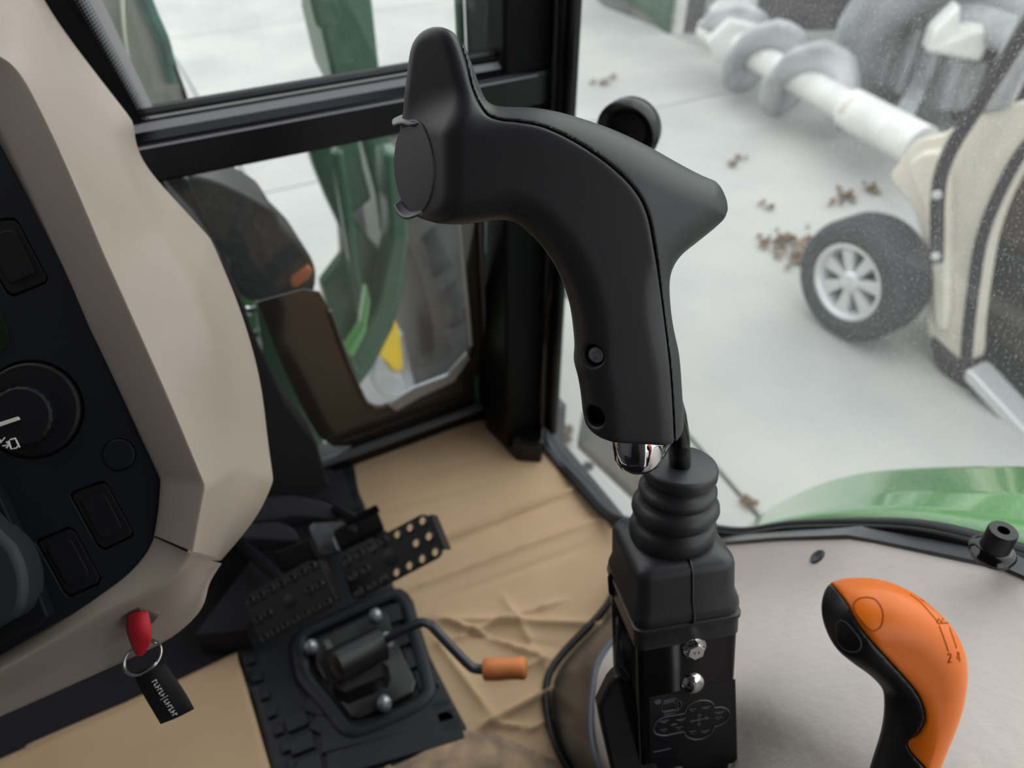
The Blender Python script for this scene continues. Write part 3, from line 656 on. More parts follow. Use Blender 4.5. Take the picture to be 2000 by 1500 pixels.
o = sheet('cardboard_sheet', cpoly, M_card, seed=2, creases=crs, res=.0028); tag(o, 'creased brown cardboard sheet covering the floor right of the pedals', 'cardboard')
wpoly = [f2(905, 1433), f2(960, 1436), f2(1085, 1490), f2(1130, 1600), f2(700, 1600), f2(700, 1530), f2(800, 1488)]
o = sheet('cardboard_patch', wpoly, M_cardd, z=.758, seed=5, res=.005, amp=.0008); tag(o, 'dirt stained scuffed cardboard patch at the bottom edge by the mat', 'cardboard')
lpoly = [f2(-260, 1610), f2(0, 1488), f2(250, 1380), f2(462, 1278), f2(485, 1350), f2(528, 1500), f2(560, 1640)]
o = sheet('cardboard_sheet', lpoly, M_card, seed=8, res=.008, creases=[cr((300, 1450), (470, 1380), .0015, .01)], z=.756); tag(o, 'flat brown cardboard sheet in shade below the hanging keys', 'cardboard')

# rubber mat with raised ribs
mt = empty('rubber_mat', (.02, .5, .75), 'black ribbed rubber floor mat under the foot pedals', 'floor mat')
mp_ = [f2(455, 1215), f2(440, 1180), f2(560, 1010), f2(640, 930), f2(690, 900), f2(700, 960), f2(775, 1160), f2(912, 1425), f2(800, 1492), f2(690, 1560), f2(540, 1620), f2(520, 1480), f2(478, 1330)]
sheet('mat_base', mp_, M_mat, z=.752, seed=1, res=.012, amp=.0004, parent=mt, th=.005)
def rib(a, b, w_, name='rib', z=.757, th=.006, mm=None):
    A_ = on(*a, 2, z); B_ = on(*b, 2, z); d_ = (B_-A_).normalized(); s = d_.cross(ZZ)*w_/2
    return link(name, prism_v([A_-s, B_-s, B_+s, A_+s], ZZ*th), mm or M_mat, mt, False, bevel=.0015)
for i in range(6):
    y = 1195+i*42; ex_ = 775+(y-1160)*.517; rib((ex_-44, y+14), (ex_-5, y), .026)
for i in range(7):
    y = 960+i*28; ex_ = 698+(y-960)*.38; rib((ex_-34, y+10), (ex_-5, y-2), .014)
for i in range(9):
    rib((466+14*i, 1262+i*34), (484+14*i, 1254+i*34), .012, 'edge_rib')
for k in range(3): rib((560+8*k, 1420+k*44), (600+14*k, 1402+k*44), .020)
for (a, b) in (((600, 1372), (640, 1392)), ((612, 1412), (690, 1440)), ((628, 1452), (885, 1388)), ((640, 1500), (905, 1424))): rib(a, b, .028 if b[0] > 800 else .02)
# raised ring of the mat around the plate
ro = [(585, 1245), (640, 1215), (760, 1162), (790, 1175), (800, 1205), (835, 1330), (832, 1360), (800, 1385), (705, 1425), (672, 1420), (650, 1390), (600, 1330), (590, 1300)]
rr_ = [on(x, y, 2, .762) for x, y in catmull(ro, 3, True)]
link('raised_rim', tube(rr_, .0095, 8, closed=True, flat=.42), M_mat, mt, 'all')
rr2 = [on(x, y, 2, .762) for x, y in catmull([(610+(x-705)*.0+(x-610)*.0, y) if False else (705+(x-705)*.86, 1290+(y-1290)*.86) for x, y in ro], 3, True)]
# latch plate with three domes, cylinder and bent lever
pl = empty('park_lock', on(700, 1300, 2, .76), 'black floor plate with spring barrel and bent lever with orange grip', 'foot lever')
pp = [(612, 1252), (660, 1228), (740, 1190), (757, 1196), (768, 1240), (812, 1330), (806, 1352), (700, 1402), (686, 1398), (650, 1350), (618, 1300)]
link('plate', prism_v([on(x, y, 2, .768) for x, y in pp], ZZ*-.008), mat('plate_black', (.016, .016, .017), .35, vscale=30, c3=(.03, .028, .025)), pl, False, bevel=.002)
for (x, y) in ((733, 1201), (607, 1262), (750, 1372)):
    c = on(x, y, 2, .772); f_ = Fr(c, (1, 0, 0), (0, 1, 0)); link('dome_nut', lathe(f_, [(.0078, -.008), (.0082, 0), (.0075, .004), (.0045, .007), (.001, .0082)], 20), M_zincd, pl)
ca = at(655, 1302, .80); cb_ = at(742, 1258, .835); cdv = (cb_-ca).normalized()
link('barrel', tube([ca-cdv*.005, ca, cb_, cb_+cdv*.004], [.012, .020, .020, .013], 24), M_satin, pl)
link('end_boss', tube([cb_, cb_+cdv*.012], .010, 16), M_zincd, pl)
link('barrel_flange', prism_v([at(630, 1250, .82), at(622, 1290, .81), at(640, 1345, .80), at(662, 1335, .80), at(650, 1290, .81)], cdv*.008), M_satin, pl, False, bevel=.002)
link('bracket', prism_v([at(645, 1340, .80), at(745, 1285, .82), at(760, 1300, .82), at(752, 1320, .82), at(672, 1352, .80)], ZZ*-.03), M_satin, pl, False, bevel=.002)
lv_ = [at(742, 1256, .83), at(765, 1243, .82), at(800, 1225, .80), at(822, 1216, .79), at(838, 1219, .785), at(850, 1230, .78), at(880, 1262, .775), at(915, 1298, .77), at(928, 1306, .77), at(950, 1308, .77)]
link('lever_rod', tube(catmull(lv_, 4), .0052, 12), mat('rod_black', (.03, .033, .04), .3), pl, 'all')
g0 = at(944, 1308, .77); g1 = at(1028, 1305, .765); gd = (g1-g0).normalized()
link('orange_grip', tube([g0, g0+gd*.002, g0+(g1-g0)*.3, g0+(g1-g0)*.7, g1-gd*.003, g1], [.0095, .0115, .0118, .0108, .0118, .0095], 20), M_orgrip, pl, 'all', label='orange rubber grip')
# pedals
def pedal(name, cs_, z, label, holes_, tilt_t):
    P = [at(x, y, t) for (x, y), t in zip(cs_, tilt_t)]
    c = sum(P, Vector())/4; u = (P[1]-P[0]+P[2]-P[3]).normalized(); v = (P[0]-P[3]+P[1]-P[2]).normalized(); f_ = Fr(c, u, v)
    W_ = ((P[1]-P[0]).length+(P[2]-P[3]).length)/2; H_ = ((P[0]-P[3]).length+(P[1]-P[2]).length)/2
    root = empty(name, c, label, 'pedal')
    hs = []
    for j in range(7): hs += [(-W_*.42+W_*.84*j/6, H_*.36), (-W_*.42+W_*.84*j/6, -H_*.36)]
    for sx in (-1, 1): hs += [(sx*W_*.42, 0), (sx*W_*.28, 0)]
    rh = W_*.033
    link('pad', holeplate(f_, rrect(W_, H_, H_*.2), [circ(a, b, rh*1.15) for a, b in hs], -.003, .0005), M_satin, root, False)
    for a, b in hs:
        fr2 = Fr(f_.p(a, b, 0), f_.u, f_.v)
        vs = []; seg = 14; prof = [(rh*1.7, 0), (rh*1.45, .0028), (rh*1.15, .003), (rh*1.1, -.002)]
        rws = [[fr2.p(math.cos(2*math.pi*k/seg)*r_, math.sin(2*math.pi*k/seg)*r_, w_) for k in range(seg)] for r_, w_ in prof]
        link('dimple', grid(rws, True), M_satin, root, 'all')
    link('centre_boss', lathe(Fr(f_.p(0, 0, 0), f_.u, f_.v), [(W_*.08, 0), (W_*.075, .002), (W_*.02, .003)], 24), M_satin, root)
    link('edge_flange', box(f_.p(W_*.51, 0, -.009), (.004, H_*.8, .02), f_), M_satin, root, False, bevel=.001)
    link('pedal_arm', tube([f_.p(0, 0, -.003), f_.p(-.01, .03, -.03), Vector((c.x-.04, c.y+.16, .82))], .008, 8), M_satin, root)
    return root
pedal('foot_pedal', [(655, 1092), (832, 1003), (872, 1078), (697, 1176)], .85, 'perforated black foot pedal nearer the cardboard with lit holes', 0, [.90, .88, .86, .88])
pedal('foot_pedal', [(468, 1170), (610, 1092), (665, 1178), (518, 1262)], .83, 'perforated black foot pedal in shade left of the other one', 0, [.86, .86, .84, .84])
# brake arms and latch
ba = empty('brake_pedals', (-.0, .62, .8), 'pair of dark grey curved brake arms below the beige cowl', 'brake pedal')
link('arm', prism_v([at(x, y, .98) for x, y in catmull([(470, 985), (520, 972), (570, 968), (610, 975), (640, 983), (662, 1000), (658, 1015), (620, 1010), (570, 1008), (520, 1016), (470, 1018)], 3, True)], ZZ*-.02), M_pad, ba, 35, bevel=.004)
link('arm', prism_v([at(x, y, .95) for x, y in catmull([(460, 1030), (500, 1022), (540, 1020), (566, 1030), (580, 1045), (572, 1056), (520, 1052), (470, 1050)], 3, True)], ZZ*-.02), M_pad, ba, 35, bevel=.004)
lb = empty('pedal_latch', (.06, .65, .8), 'zinc plated latch plate with black hinged bar above the pedals', 'latch')
link('latch_plate', prism_v([at(x, y, .93) for x, y in ((604, 1030), (612, 1022), (668, 1018), (682, 1028), (652, 1050), (662, 1075), (625, 1082), (610, 1050))], ZZ*-.006), M_zinc, lb, False, bevel=.001, label='bright zinc plate')
link('hinged_bar', prism_v([at(x, y, .92) for x, y in ((650, 1035), (735, 990), (750, 1028), (665, 1068))], ZZ*-.012), M_satin, lb, False, bevel=.002)
link('upper_bar', prism_v([at(x, y, .90) for x, y in ((672, 1016), (735, 984), (742, 996), (680, 1024))], ZZ*-.004), M_blk, lb, False, bevel=.001)
link('rear_bar', prism_v([at(x, y, .93) for x, y in ((532, 1078), (606, 1050), (622, 1085), (548, 1118))], ZZ*-.012), M_satin, lb, False, bevel=.002)
link('pivot_bolt', lathe(Fr(at(690, 1034, .915), RT, UP), [(.006, 0), (.006, .004), (.002, .006)], 12), M_satin, lb)
# black bulkhead behind the steering column and the mat
shp = [(300, 300), (330, 380), (395, 450), (440, 520), (478, 600), (500, 660), (560, 790), (620, 868), (640, 940), (690, 1010), (690, 1080), (300, 1250), (-100, 1250), (-100, 300)]
bh = link('column_bulkhead', tprism(shp, 1, .735, .05), M_dark, None, False, bevel=.004); tag(bh, 'matt black bulkhead between steering column and windscreen', 'bulkhead')
o = link('bulkhead_foot', prism_v([on(x, y, 2, .80) for x, y in ((380, 1240), (560, 1000), (640, 915), (672, 925), (690, 980), (560, 1120), (480, 1230))], ZZ*-.045), M_dark, None, False); tag(o, 'low black rubber hump beside the pedals', 'floor hump')

seat = empty('seat_light_block', (-.32, -.25, .75), 'unseen black driver seat added to block light from the rear', 'seat')  # out-of-view seat, added to stop rear light reaching the left floor
link('cushion', box((-.30, -.20, 1.02), (.44, .42, .14)), M_satin, seat, 35, bevel=.04)
link('backrest', box((-.30, -.45, 1.36), (.44, .10, .56)), M_satin, seat, 35, bevel=.04)
link('pedestal', box((-.30, -.20, .85), (.30, .30, .20)), M_satin, seat, 35, bevel=.02)
# ================================================================= STEERING COLUMN COWL
dash = empty('steering_cowl', at(200, 900, .6), 'beige faceted steering column cowl with black switch panel', 'dashboard')
cow = [((-170, 40), (-80, 70), (0, -110), (40, -90)), ((-60, 180), (0, 108), (60, -10), (92, 15)), ((0, 288), (40, 135), (115, 110), (160, 108)), ((60, 400), (105, 270), (200, 255), (262, 238)), ((100, 480), (150, 370), (250, 340), (266, 308)),
       ((140, 560), (200, 490), (310, 450), (350, 398)), ((175, 640), (245, 590), (375, 560), (412, 465)), ((210, 710), (290, 690), (415, 650), (470, 596)), ((245, 785), (330, 780), (422, 755), (512, 740)),
       ((280, 860), (370, 875), (455, 850), (522, 850)), ((316, 935), (400, 948), (470, 915), (535, 938)), ((312, 1000), (388, 1010), (450, 1010), (507, 1010)), ((303, 1046), (376, 1077), (420, 1088), (432, 1094))]
rows = []
for i, (a, b, c, d_) in enumerate(cow):
    k = i/12; td = .56-.05*k; tc_ = .47-.02*k; tb = .405
    if i in (6, 7, 8): tc_ -= .014
    if i in (3, 4, 5): tc_ += .006; td -= .01
    if i in (9, 10): tc_ += .012
    rows.append([at(a[0]-4, a[1]+2, .428), at(*a, .42), at((a[0]+b[0])/2, (a[1]+b[1])/2, .411), at(*b, tb), at(b[0]+10, b[1]+2, tb+.003), at((b[0]+c[0])/2, (b[1]+c[1])/2, (tb+tc_)/2-.002), at(*c, tc_), at((c[0]+d_[0])/2, (c[1]+d_[1])/2, (tc_+td)/2), at(*d_, td), at(d_[0]-10, d_[1]+2, td+.02), at(d_[0]-90, d_[1], td+.14)])
o = link('cowl_shell', grid(rows), M_beige, dash, 'all', subsurf=3); crease(o, 11, {1: .6, 3: .8, 6: .5, 8: .7}, {3: .5, 5: .5, 6: .6, 10: .75})
link('binnacle_light_block', box((-.52, .56, 1.30), (.30, .26, .40)), M_beige, dash, 35, bevel=.05)  # out-of-view box, added to keep light off the lower left
low = [((303, 1050), (374, 1082), (405, 1094), (434, 1100)), ((285, 1090), (360, 1112), (385, 1125), (404, 1142)), ((240, 1132), (305, 1152), (350, 1190), (405, 1185)), ((190, 1165), (225, 1185), (275, 1225), (350, 1238)), ((150, 1192), (180, 1208), (230, 1240), (300, 1266)),
       ((60, 1245), (80, 1265), (120, 1300), (180, 1320)), ((0, 1278), (10, 1305), (50, 1335), (100, 1356)), ((-120, 1345), (-110, 1370), (-60, 1400), (0, 1400)), ((-220, 1400), (-200, 1420), (-160, 1440), (-120, 1450))]
rows = []
for a, b, c, d_ in low:
    rows.append([at(a[0]-4, a[1]-3, .428), at(*a, .42), at(*b, .412), at(b[0]+4, b[1]+4, .416), at(*c, .452), at(*d_, .45), at(d_[0]+1, d_[1]+3, .458), at(d_[0]-40, d_[1]-10, .56)])
o = link('lower_cowl', grid(rows), M_beige, dash, 'all', subsurf=2)
# panel
pn = (-FW + RT*.10 + UP*.05).normalized(); pfr = Fr(at(75, 800, .418), RT - pn*RT.dot(pn), UP)
def puv(pts): return [pfr.uv(x, y) for x, y in pts]
ppoly = [(-260, -150), (-90, 130), (0, 290), (60, 402), (122, 520), (202, 690), (272, 840), (312, 925), (316, 960), (305, 1032), (286, 1078), (240, 1128), (150, 1192), (0, 1277), (-120, 1344), (-300, 1440)]
M_panel = mat('switch_panel', (.006, .007, .010), .6, spec=.3, bump=.12, bscale=1400)
M_sw = mat('switch_black', (.005, .0055, .007), .6, spec=.3)
def cuv(x, y): return pfr.uv(x, y)
recs = [[(-40, 440), (0, 426), (27, 424), (36, 432), (94, 542), (90, 554), (26, 580), (12, 575), (-20, 520)],
        [(134, 968), (142, 958), (200, 938), (210, 944), (262, 1040), (258, 1050), (204, 1076), (190, 1070)],
        [(68, 1060), (74, 1052), (134, 1028), (146, 1034), (198, 1128), (194, 1142), (136, 1168), (124, 1160)]]
ku, kv = cuv(62, 800); su, sv = cuv(232, 888)
kr = 98*.418/F*1.0; sr = 33*.418/F
link('panel', holeplate(pfr, puv(ppoly), [puv(r_) for r_ in recs]+[circ(ku, kv, kr, 40), circ(su, sv, sr, 24)], -.003, 0), M_panel, dash, False)
link('panel_backing', prism(pfr, puv([(x*.98, y) for x, y in ppoly]), -.010, -.0055), M_dark, dash, False)
for r_ in recs:
    uv = puv(r_); cx_ = sum(a for a, b in uv)/len(uv); cy_ = sum(b for a, b in uv)/len(uv)
    s1 = link('rocker_switch', prism(pfr, [(cx_+(a-cx_)*.93, cy_+(b-cy_)*.93) for a, b in uv], -.006, -.0005), M_sw, dash, False, bevel=.0008)
    link('switch_face', prism(pfr, [(cx_+(a-cx_)*.62, cy_+(b-cy_)*.66) for a, b in uv], -.0005, .0008), M_sw, s1, False, bevel=.0006)
link('blank_plug', lathe(Fr(pfr.p(su, sv, 0), pfr.u, pfr.v), [(sr*.93, -.005), (sr*.93, .0002), (sr*.85, .001), (sr*.1, .001)], 32), M_panel, dash)
kb = link('rotary_knob', lathe(Fr(pfr.p(ku, kv, 0), pfr.u, pfr.v), [(kr*.93, -.006), (kr*.93, .001), (kr*.88, .0022), (kr*.6, .0022), (kr*.1, .002)], 56), M_sw, dash)
iu, iv = cuv(58, 812); ir = 56*.418/F
prof = []
vs = []; seg = 84
rws = []
for r_, w_ in ((1.0, .002), (1.0, .0085), (.93, .0098), (.1, .0098)):
    rws.append([pfr.p(iu+math.cos(2*math.pi*k/seg)*ir*r_*(1+(.03 if (k//2) % 2 else 0)*(r_ > .95)), iv+math.sin(2*math.pi*k/seg)*ir*r_*(1+(.03 if (k//2) % 2 else 0)*(r_ > .95)), w_) for k in range(seg)])
link('dial', skinrings(rws), M_sw, kb, 18)
link('pointer', prism(pfr, puv([(2, 829), (56, 812), (60, 818), (8, 836)]), .0098, .0112), M_white, kb, False, bevel=.0003, label='white pointer line')
def pline(pts, wpx=1.6, w=.0102): return tube([pfr.p(*pfr.uv(x, y), w) for x, y in pts], wpx*.418/F, 4)
ic = [[(4, 852), (10, 860), (14, 862)], [(4, 850), (2, 842+6), (8, 843), (14, 845)], [(6, 852), (22, 862), (30, 852)], [(8, 846), (24, 860)], [(26, 868), (38, 866)], [(33, 860), (38, 866), (33, 872)], [(37, 858), (42, 874), (52, 872), (56, 866), (50, 854), (40, 856)], [(52, 858), (58, 871)], [(50, 853), (46, 854)]]
link('wiper_symbol', join([pline(c) for c in ic]), M_white, kb, False)
link('lcd_screen', prism(pfr, puv([(-80, 600), (0, 612), (14, 640), (19, 662), (15, 675), (0, 686), (-80, 700)]), 0, .0006), M_lcd, dash, False, bevel=.0003)
sw_ = link('column_boot', prism_v([at(x, y, .395) for x, y in catmull([(-120, 950), (0, 1045), (30, 1080), (46, 1130), (44, 1180), (30, 1205), (0, 1222), (-120, 1260)], 3, True)], FW*.02), mat('boot_grey', (.02, .024, .026), .6), dash, 35, bevel=.004, label='dark grey rounded boot')
gr_ = link('groove_cover', prism_v([at(x, y, .408) for x, y in ((-60, 880), (0, 975), (30, 1040), (92, 1205), (60, 1232), (0, 1262), (-60, 1290))], FW*.008), M_sw, dash, False, bevel=.001)
# ignition lock, key, tags
ks = empty('ignition_key', at(268, 1180, .43), 'ignition key with red tag on a ring in the cowl', 'key')
lf = Fr(at(262, 1182, .436), (RT*.9+UP*.42).normalized(), (-RT*.42+UP*.9+FW*.9)); 
lk = link('ignition_lock', lathe(lf, [(.0095, -.012), (.0095, .002), (.0085, .0032), (.0065, .003), (.006, .001), (.001, .001)], 28), M_brass, dash, label='metal ignition lock ring')
link('blade', prism_v([at(x, y, .425) for x, y in ((258, 1182), (270, 1180), (276, 1200), (262, 1202))], FW*.002), M_brass, ks, False)
def ribbon(name, rws, m, parent, th=.0012, label=None):
    o = link(name, grid(rws), m, parent, 'all', subsurf=2, label=label); solid(o, th, 0); return o
ribbon('red_tag', [[at(252, 1198, .425), at(268, 1195, .422), at(289, 1193, .425)], [at(245, 1215, .424), at(268, 1215, .419), at(294, 1215, .424)], [at(250, 1240, .424), at(272, 1242, .420), at(297, 1240, .424)], [at(258, 1262, .426), at(275, 1262, .424), at(294, 1258, .425)], [at(267, 1280, .427), at(273, 1282, .426), at(282, 1278, .427)]], M_red, ks, label='folded red rubber tag'); crease(bpy.data.objects['red_tag'], 3, {0: .8, 2: .8}, {0: 1})
rc = at(279, 1284, .432); ru = (RT*.92+UP*.38).normalized(); rv = (UP*.75-RT*.3+FW*.5).normalized()
link('split_ring', tube([rc+ru*(math.cos(a)*.0118)+rv*(math.sin(a)*.0096) for a in np.linspace(0, 2*math.pi, 40)[:-1]], .0008, 6, closed=True), M_zinc, ks, 'all')
link('split_ring', tube([rc+ru*(math.cos(a)*.0114)+rv*(math.sin(a)*.0091)-FW*.0014 for a in np.linspace(.6, 5.6, 34)], .0007, 6), M_zinc, ks, 'all')
tg = ribbon('black_strap', [[at(262, 1316, .437), at(290, 1305, .432), at(322, 1296, .437)], [at(275, 1345, .432), at(305, 1332, .427), at(342, 1322, .432)], [at(295, 1380, .431), at(325, 1368, .427), at(362, 1352, .431)], [at(315, 1413, .434), at(345, 1402, .431), at(379, 1384, .434)]], mat('webbing_black', (.004, .004, .005), .8), ks, label='black webbing strap')
crease(tg, 3, {0: 1, 2: 1}, {0: 1, 3: 1})
tf = Fr(at(322, 1363, .4265), (RT*.52-UP*.86), (RT*.86+UP*.52))
def text(name, s, size, fr, m, parent, u=0, v=0, w=0, ext=.00015, sx=1):
    cu = bpy.data.curves.new('t', 'FONT'); cu.body = s; cu.size = 1; cu.align_x = 'CENTER'; cu.align_y = 'CENTER'
    o = bpy.data.objects.new('t', cu); COL.objects.link(o); dg = bpy.context.evaluated_depsgraph_get()
    me = bpy.data.meshes.new_from_object(o.evaluated_get(dg)); bpy.data.objects.remove(o); me.materials.clear()
    for vv in me.vertices: vv.co = fr.p(u+vv.co.x*size*sx, v+vv.co.y*size, w)
    o = link(name, me, m, parent, False); solid(o, ext, 0); return o
bars = []
for i in range(13):
    if i == 6: bars.append(box(tf.p(-.0003, 0, .0004), (.0003, .0052, .0002), tf)); continue
    x = -.0118+i*.0019; hh = (.0031, .0026, .0034, .0029)[i % 4]
    bars += [box(tf.p(x, 0, .0004), (.0005, hh, .0002), tf), box(tf.p(x+.0006, (.0011, -.0011, 0)[i % 3], .0004), (.0008, .0006, .0002), tf)]
link('strap_lettering', join(bars), M_white, tg, False)

# ================================================================= LEVER POST
lx = Vector((math.sin(YAW+R(81)), math.cos(YAW+R(81)), 0)); ly = Vector((math.sin(YAW-R(9)), math.cos(YAW-R(9)), 0))
HW = .0315
cFL = at(1245, 1240, .43); pc = cFL + lx*HW + ly*HW; ZT = cFL.z
post = empty('lever_post', (pc.x, pc.y, .80), 'glossy black square post with rubber bellows boot and two bolts', 'post')
pf_ = Fr(cFL, lx, ly)
pf_.n = -(FW+RT*.20-UP*2.255).normalized(); pf_.u = (lx-pf_.n*lx.dot(pf_.n)).normalized(); pf_.v = pf_.n.cross(pf_.u); lx = pf_.u; pf_.o = cFL+pf_.u*HW+pf_.v*HW
PN = pf_.n
def ring_sq(hw, r_, z, n=5, dx=0, dy=0, hy=None): return [pf_.p(a+dx, b+dy, z) for a, b in rrect(2*hw, 2*(hy or hw), r_, n)]
link('post_body', skinrings([ring_sq(HW, .004, -.42), ring_sq(HW, .004, -.006), ring_sq(HW-.001, .003, -.004)]), M_gloss, post, 40)
link('collar', skinrings([ring_sq(HW+.0012, .006, z_) if True else 0 for z_ in (-.012, -.0005)]+[ring_sq(HW+.002, .006, .0005), ring_sq(HW+.002, .006, .003), ring_sq(HW+.0005, .006, .004)]), M_rub, post, 40)
# boot base: square, drafted, with soft top
bh_ = .040
rg = [ring_sq(HW+.0005, .009, .003), ring_sq(HW+.0022, .010, .007), ring_sq(HW+.0018, .010, .011), ring_sq(HW-.0005, .009, .018), ring_sq(HW-.001, .0085, bh_-.005), ring_sq(HW-.0018, .0085, bh_-.001), ring_sq(HW-.0045, .008, bh_+.0015), ring_sq(.021, .012, bh_+.004)]
link('boot_base', skinrings(rg), M_rub, post, 60, label='square rubber base of the boot')
link('mould_seam', tube([pf_.p(.002, -HW-.0022, .004), pf_.p(.002, -HW-.0022, .009), pf_.p(.002, -HW+.0005, .018), pf_.p(.002, -HW+.0010, bh_-.003), pf_.p(.002, -HW+.0045, bh_+.002), pf_.p(.002, -.022, bh_+.004)], .0009, 6), M_rub, post, 'all')
# bellows leaning towards the lever
bx, by = 0.0, 0.0
capc = at(1330, 905, .4195)
dv = capc-pf_.p(0, 0, bh_); capu, capv, capw = dv.dot(pf_.u), dv.dot(pf_.v), dv.dot(pf_.n)
print('bellows offset', capu, capv, capw)
bc = pf_.p(0, 0, bh_+.001); axd = (capc-bc).normalized(); Lb = (capc-bc).length
bf2 = Fr(bc, lx, ly)
def brow(t, r_):
    c = bc.lerp(capc, t); nrm = PN.lerp(axd, t).normalized(); x = (lx-nrm*lx.dot(nrm)).normalized(); y = nrm.cross(x)
    return [c + (x*math.cos(2*math.pi*k/40)+y*math.sin(2*math.pi*k/40))*r_ for k in range(40)]
prof = [(0, .0235), (.03, .0242), (.08, .0255), (.15, .0262), (.22, .0255), (.27, .0238), (.30, .0215), (.33, .0222), (.38, .0248), (.44, .0258), (.50, .0252), (.55, .0232), (.58, .0205), (.61, .0212), (.66, .0228), (.70, .0226), (.73, .0212), (.76, .0196), (.80, .0190), (.84, .0192), (.855, .0212), (.88, .0216), (.96, .0214), (.99, .0206), (1.0, .019)]
link('bellows', skinrings([brow(t, r_) for t, r_ in prof]), M_rub, post, 'all', label='ribbed rubber bellows')
# bolts and decal on the front face
ff = Fr(pf_.p(0, -HW, 0), lx, PN)
def fuv(px, py): return ff.uv(px, py)
for (x, y, dome) in ((1354, 1263, 0), (1352, 1334, 1)):
    u_, v_ = fuv(x, y); f3 = Fr(ff.p(u_, v_, 0), ff.u, ff.v)
    bo_ = link('bolt', lathe(f3, [(.0078, 0), (.0076, .0015), (.0062, .0032), (.0035, .0045), (.0005, .005)] if dome else [(.0078, 0), (.0078, .001), (.0066, .0014), (.0066, .0016)], 28), M_chrome, post, 45, label='domed chrome bolt' if dome else 'chrome hex bolt')
    if not dome:
        link('hex_head', skinrings([[f3.p(math.cos(k*math.pi/3+.3)*r_, math.sin(k*math.pi/3+.3)*r_, w_) for k in range(6)] for r_, w_ in ((.0062, .001), (.0062, .0045), (.0054, .0054))]), M_chrome, bo_, False, bevel=.0003)
        text('head_marking', 'C  B', .0022, f3, M_grey, bo_, 0, 0, .0056)
dec = link('decal', prism(ff, [fuv(1268, 1362), fuv(1436, 1326), fuv(1440, 1490), fuv(1270, 1500)], .0, .0002), mat('decal_film', (.006, .0065, .009), .2), post, False, label='pictogram decal')
def dtube(pts, wpx=1.5, closed=False): return tube([ff.p(*fuv(x, y), .0004) for x, y in pts], wpx*.45/F, 4, closed=closed)
S = 190/1676
def dq(pts): return [(1260+x*S, 1330+y*S) for x, y in pts]
cloud = catmull(dq([(670, 550), (500, 580), (330, 610), (210, 680), (145, 800), (165, 890), (250, 925), (360, 930), (500, 900), (665, 868)]), 4)
cl2 = catmull(dq([(665, 868), (700, 940), (780, 985), (870, 1000), (980, 985), (1090, 930), (1150, 860), (1180, 778)]), 4)
cl3 = catmull(dq([(1180, 778), (1280, 750), (1380, 690), (1445, 600), (1440, 520), (1380, 465), (1290, 445), (1190, 455)]), 4)
cl4 = catmull(dq([(1190, 455), (1170, 390), (1110, 345), (1010, 325), (900, 340), (790, 390), (710, 460), (670, 550)]), 4)
ms = [dtube(c, 1.6) for c in (cloud, cl2, cl3, cl4)]
link('outline_print', join(ms), M_grey, dec, False)
ic = []
def poly2(pts): return prism_v([ff.p(*fuv(x, y), .0003) for x, y in dq(pts)], ff.n*.0002)
for p_ in ([(875, 605), (930, 548), (975, 600)], [(885, 715), (972, 705), (925, 772)], [(752, 688), (820, 645), (820, 712)], [(1105, 630), (1030, 598), (1040, 668)], [(425, 752), (495, 705), (505, 770)]): ic.append(poly2(p_))
ic += [dtube(dq(l), 1.3) for l in ([(930, 590), (928, 720)], [(810, 680), (1040, 632)], [(490, 740), (550, 728)])]
ic.append(poly2([(895, 640), (925, 620), (960, 640), (955, 675), (920, 690), (893, 675)]))
link('arrow_print', join(ic), M_grey, dec, False)
ic = [dtube(dq(l), 1.3, True) for l in ([(280, 385), (480, 345), (515, 370), (510, 470), (480, 485), (290, 520)], [(315, 330), (480, 290), (575, 300), (490, 325), (320, 352)], [(315, 535), (420, 505), (575, 490), (520, 535), (325, 570)], [(545, 345), (590, 330), (625, 370), (615, 430), (580, 465), (540, 465), (560, 400)])]
ic += [poly2([(150, 350), (190, 315), (250, 308), (285, 340), (250, 385), (190, 395)])]
link('machine_print', join(ic), M_grey, dec, False)
ic = []
for (x, y) in ((320, 680), (610, 650), (1040, 440), (1270, 525), (1030, 850)):
    ic += [dtube(dq([(x-80, y+12), (x-10, y+2), (x+80, y-18)]), 1.1), dtube(dq([(x-40, y+22), (x, y+28), (x+50, y+10)]), 1.1)]
for (x, y) in ((320, 840), (590, 800), (820, 490), (1260, 630), (820, 870)): ic.append(dtube(dq([(x-60, y-8), (x+50, y-20), (x+10, y+28)]), 1.0, True))
link('bucket_print', join(ic), M_grey, dec, False)
ln = link('rule_print', join([dtube(dq([(140, 1215), (290, 1185), (440, 1150)]), 1.2)]), M_grey, dec, False)
# black foot bracket left of the post
link('foot_bracket', prism_v([at(x, y, .475) for x, y in ((1206, 1318), (1190, 1338), (1168, 1384), (1176, 1430), (1192, 1500), (1205, 1560), (1300, 1560), (1250, 1345))], FW*.02), M_satin, post, False, bevel=.003)
link('side_slot', prism_v([at(x, y, .472) for x, y in ((1192, 1120), (1188, 1130), (1190, 1160), (1200, 1168), (1199, 1130))], FW*.004), M_dark, post, False)

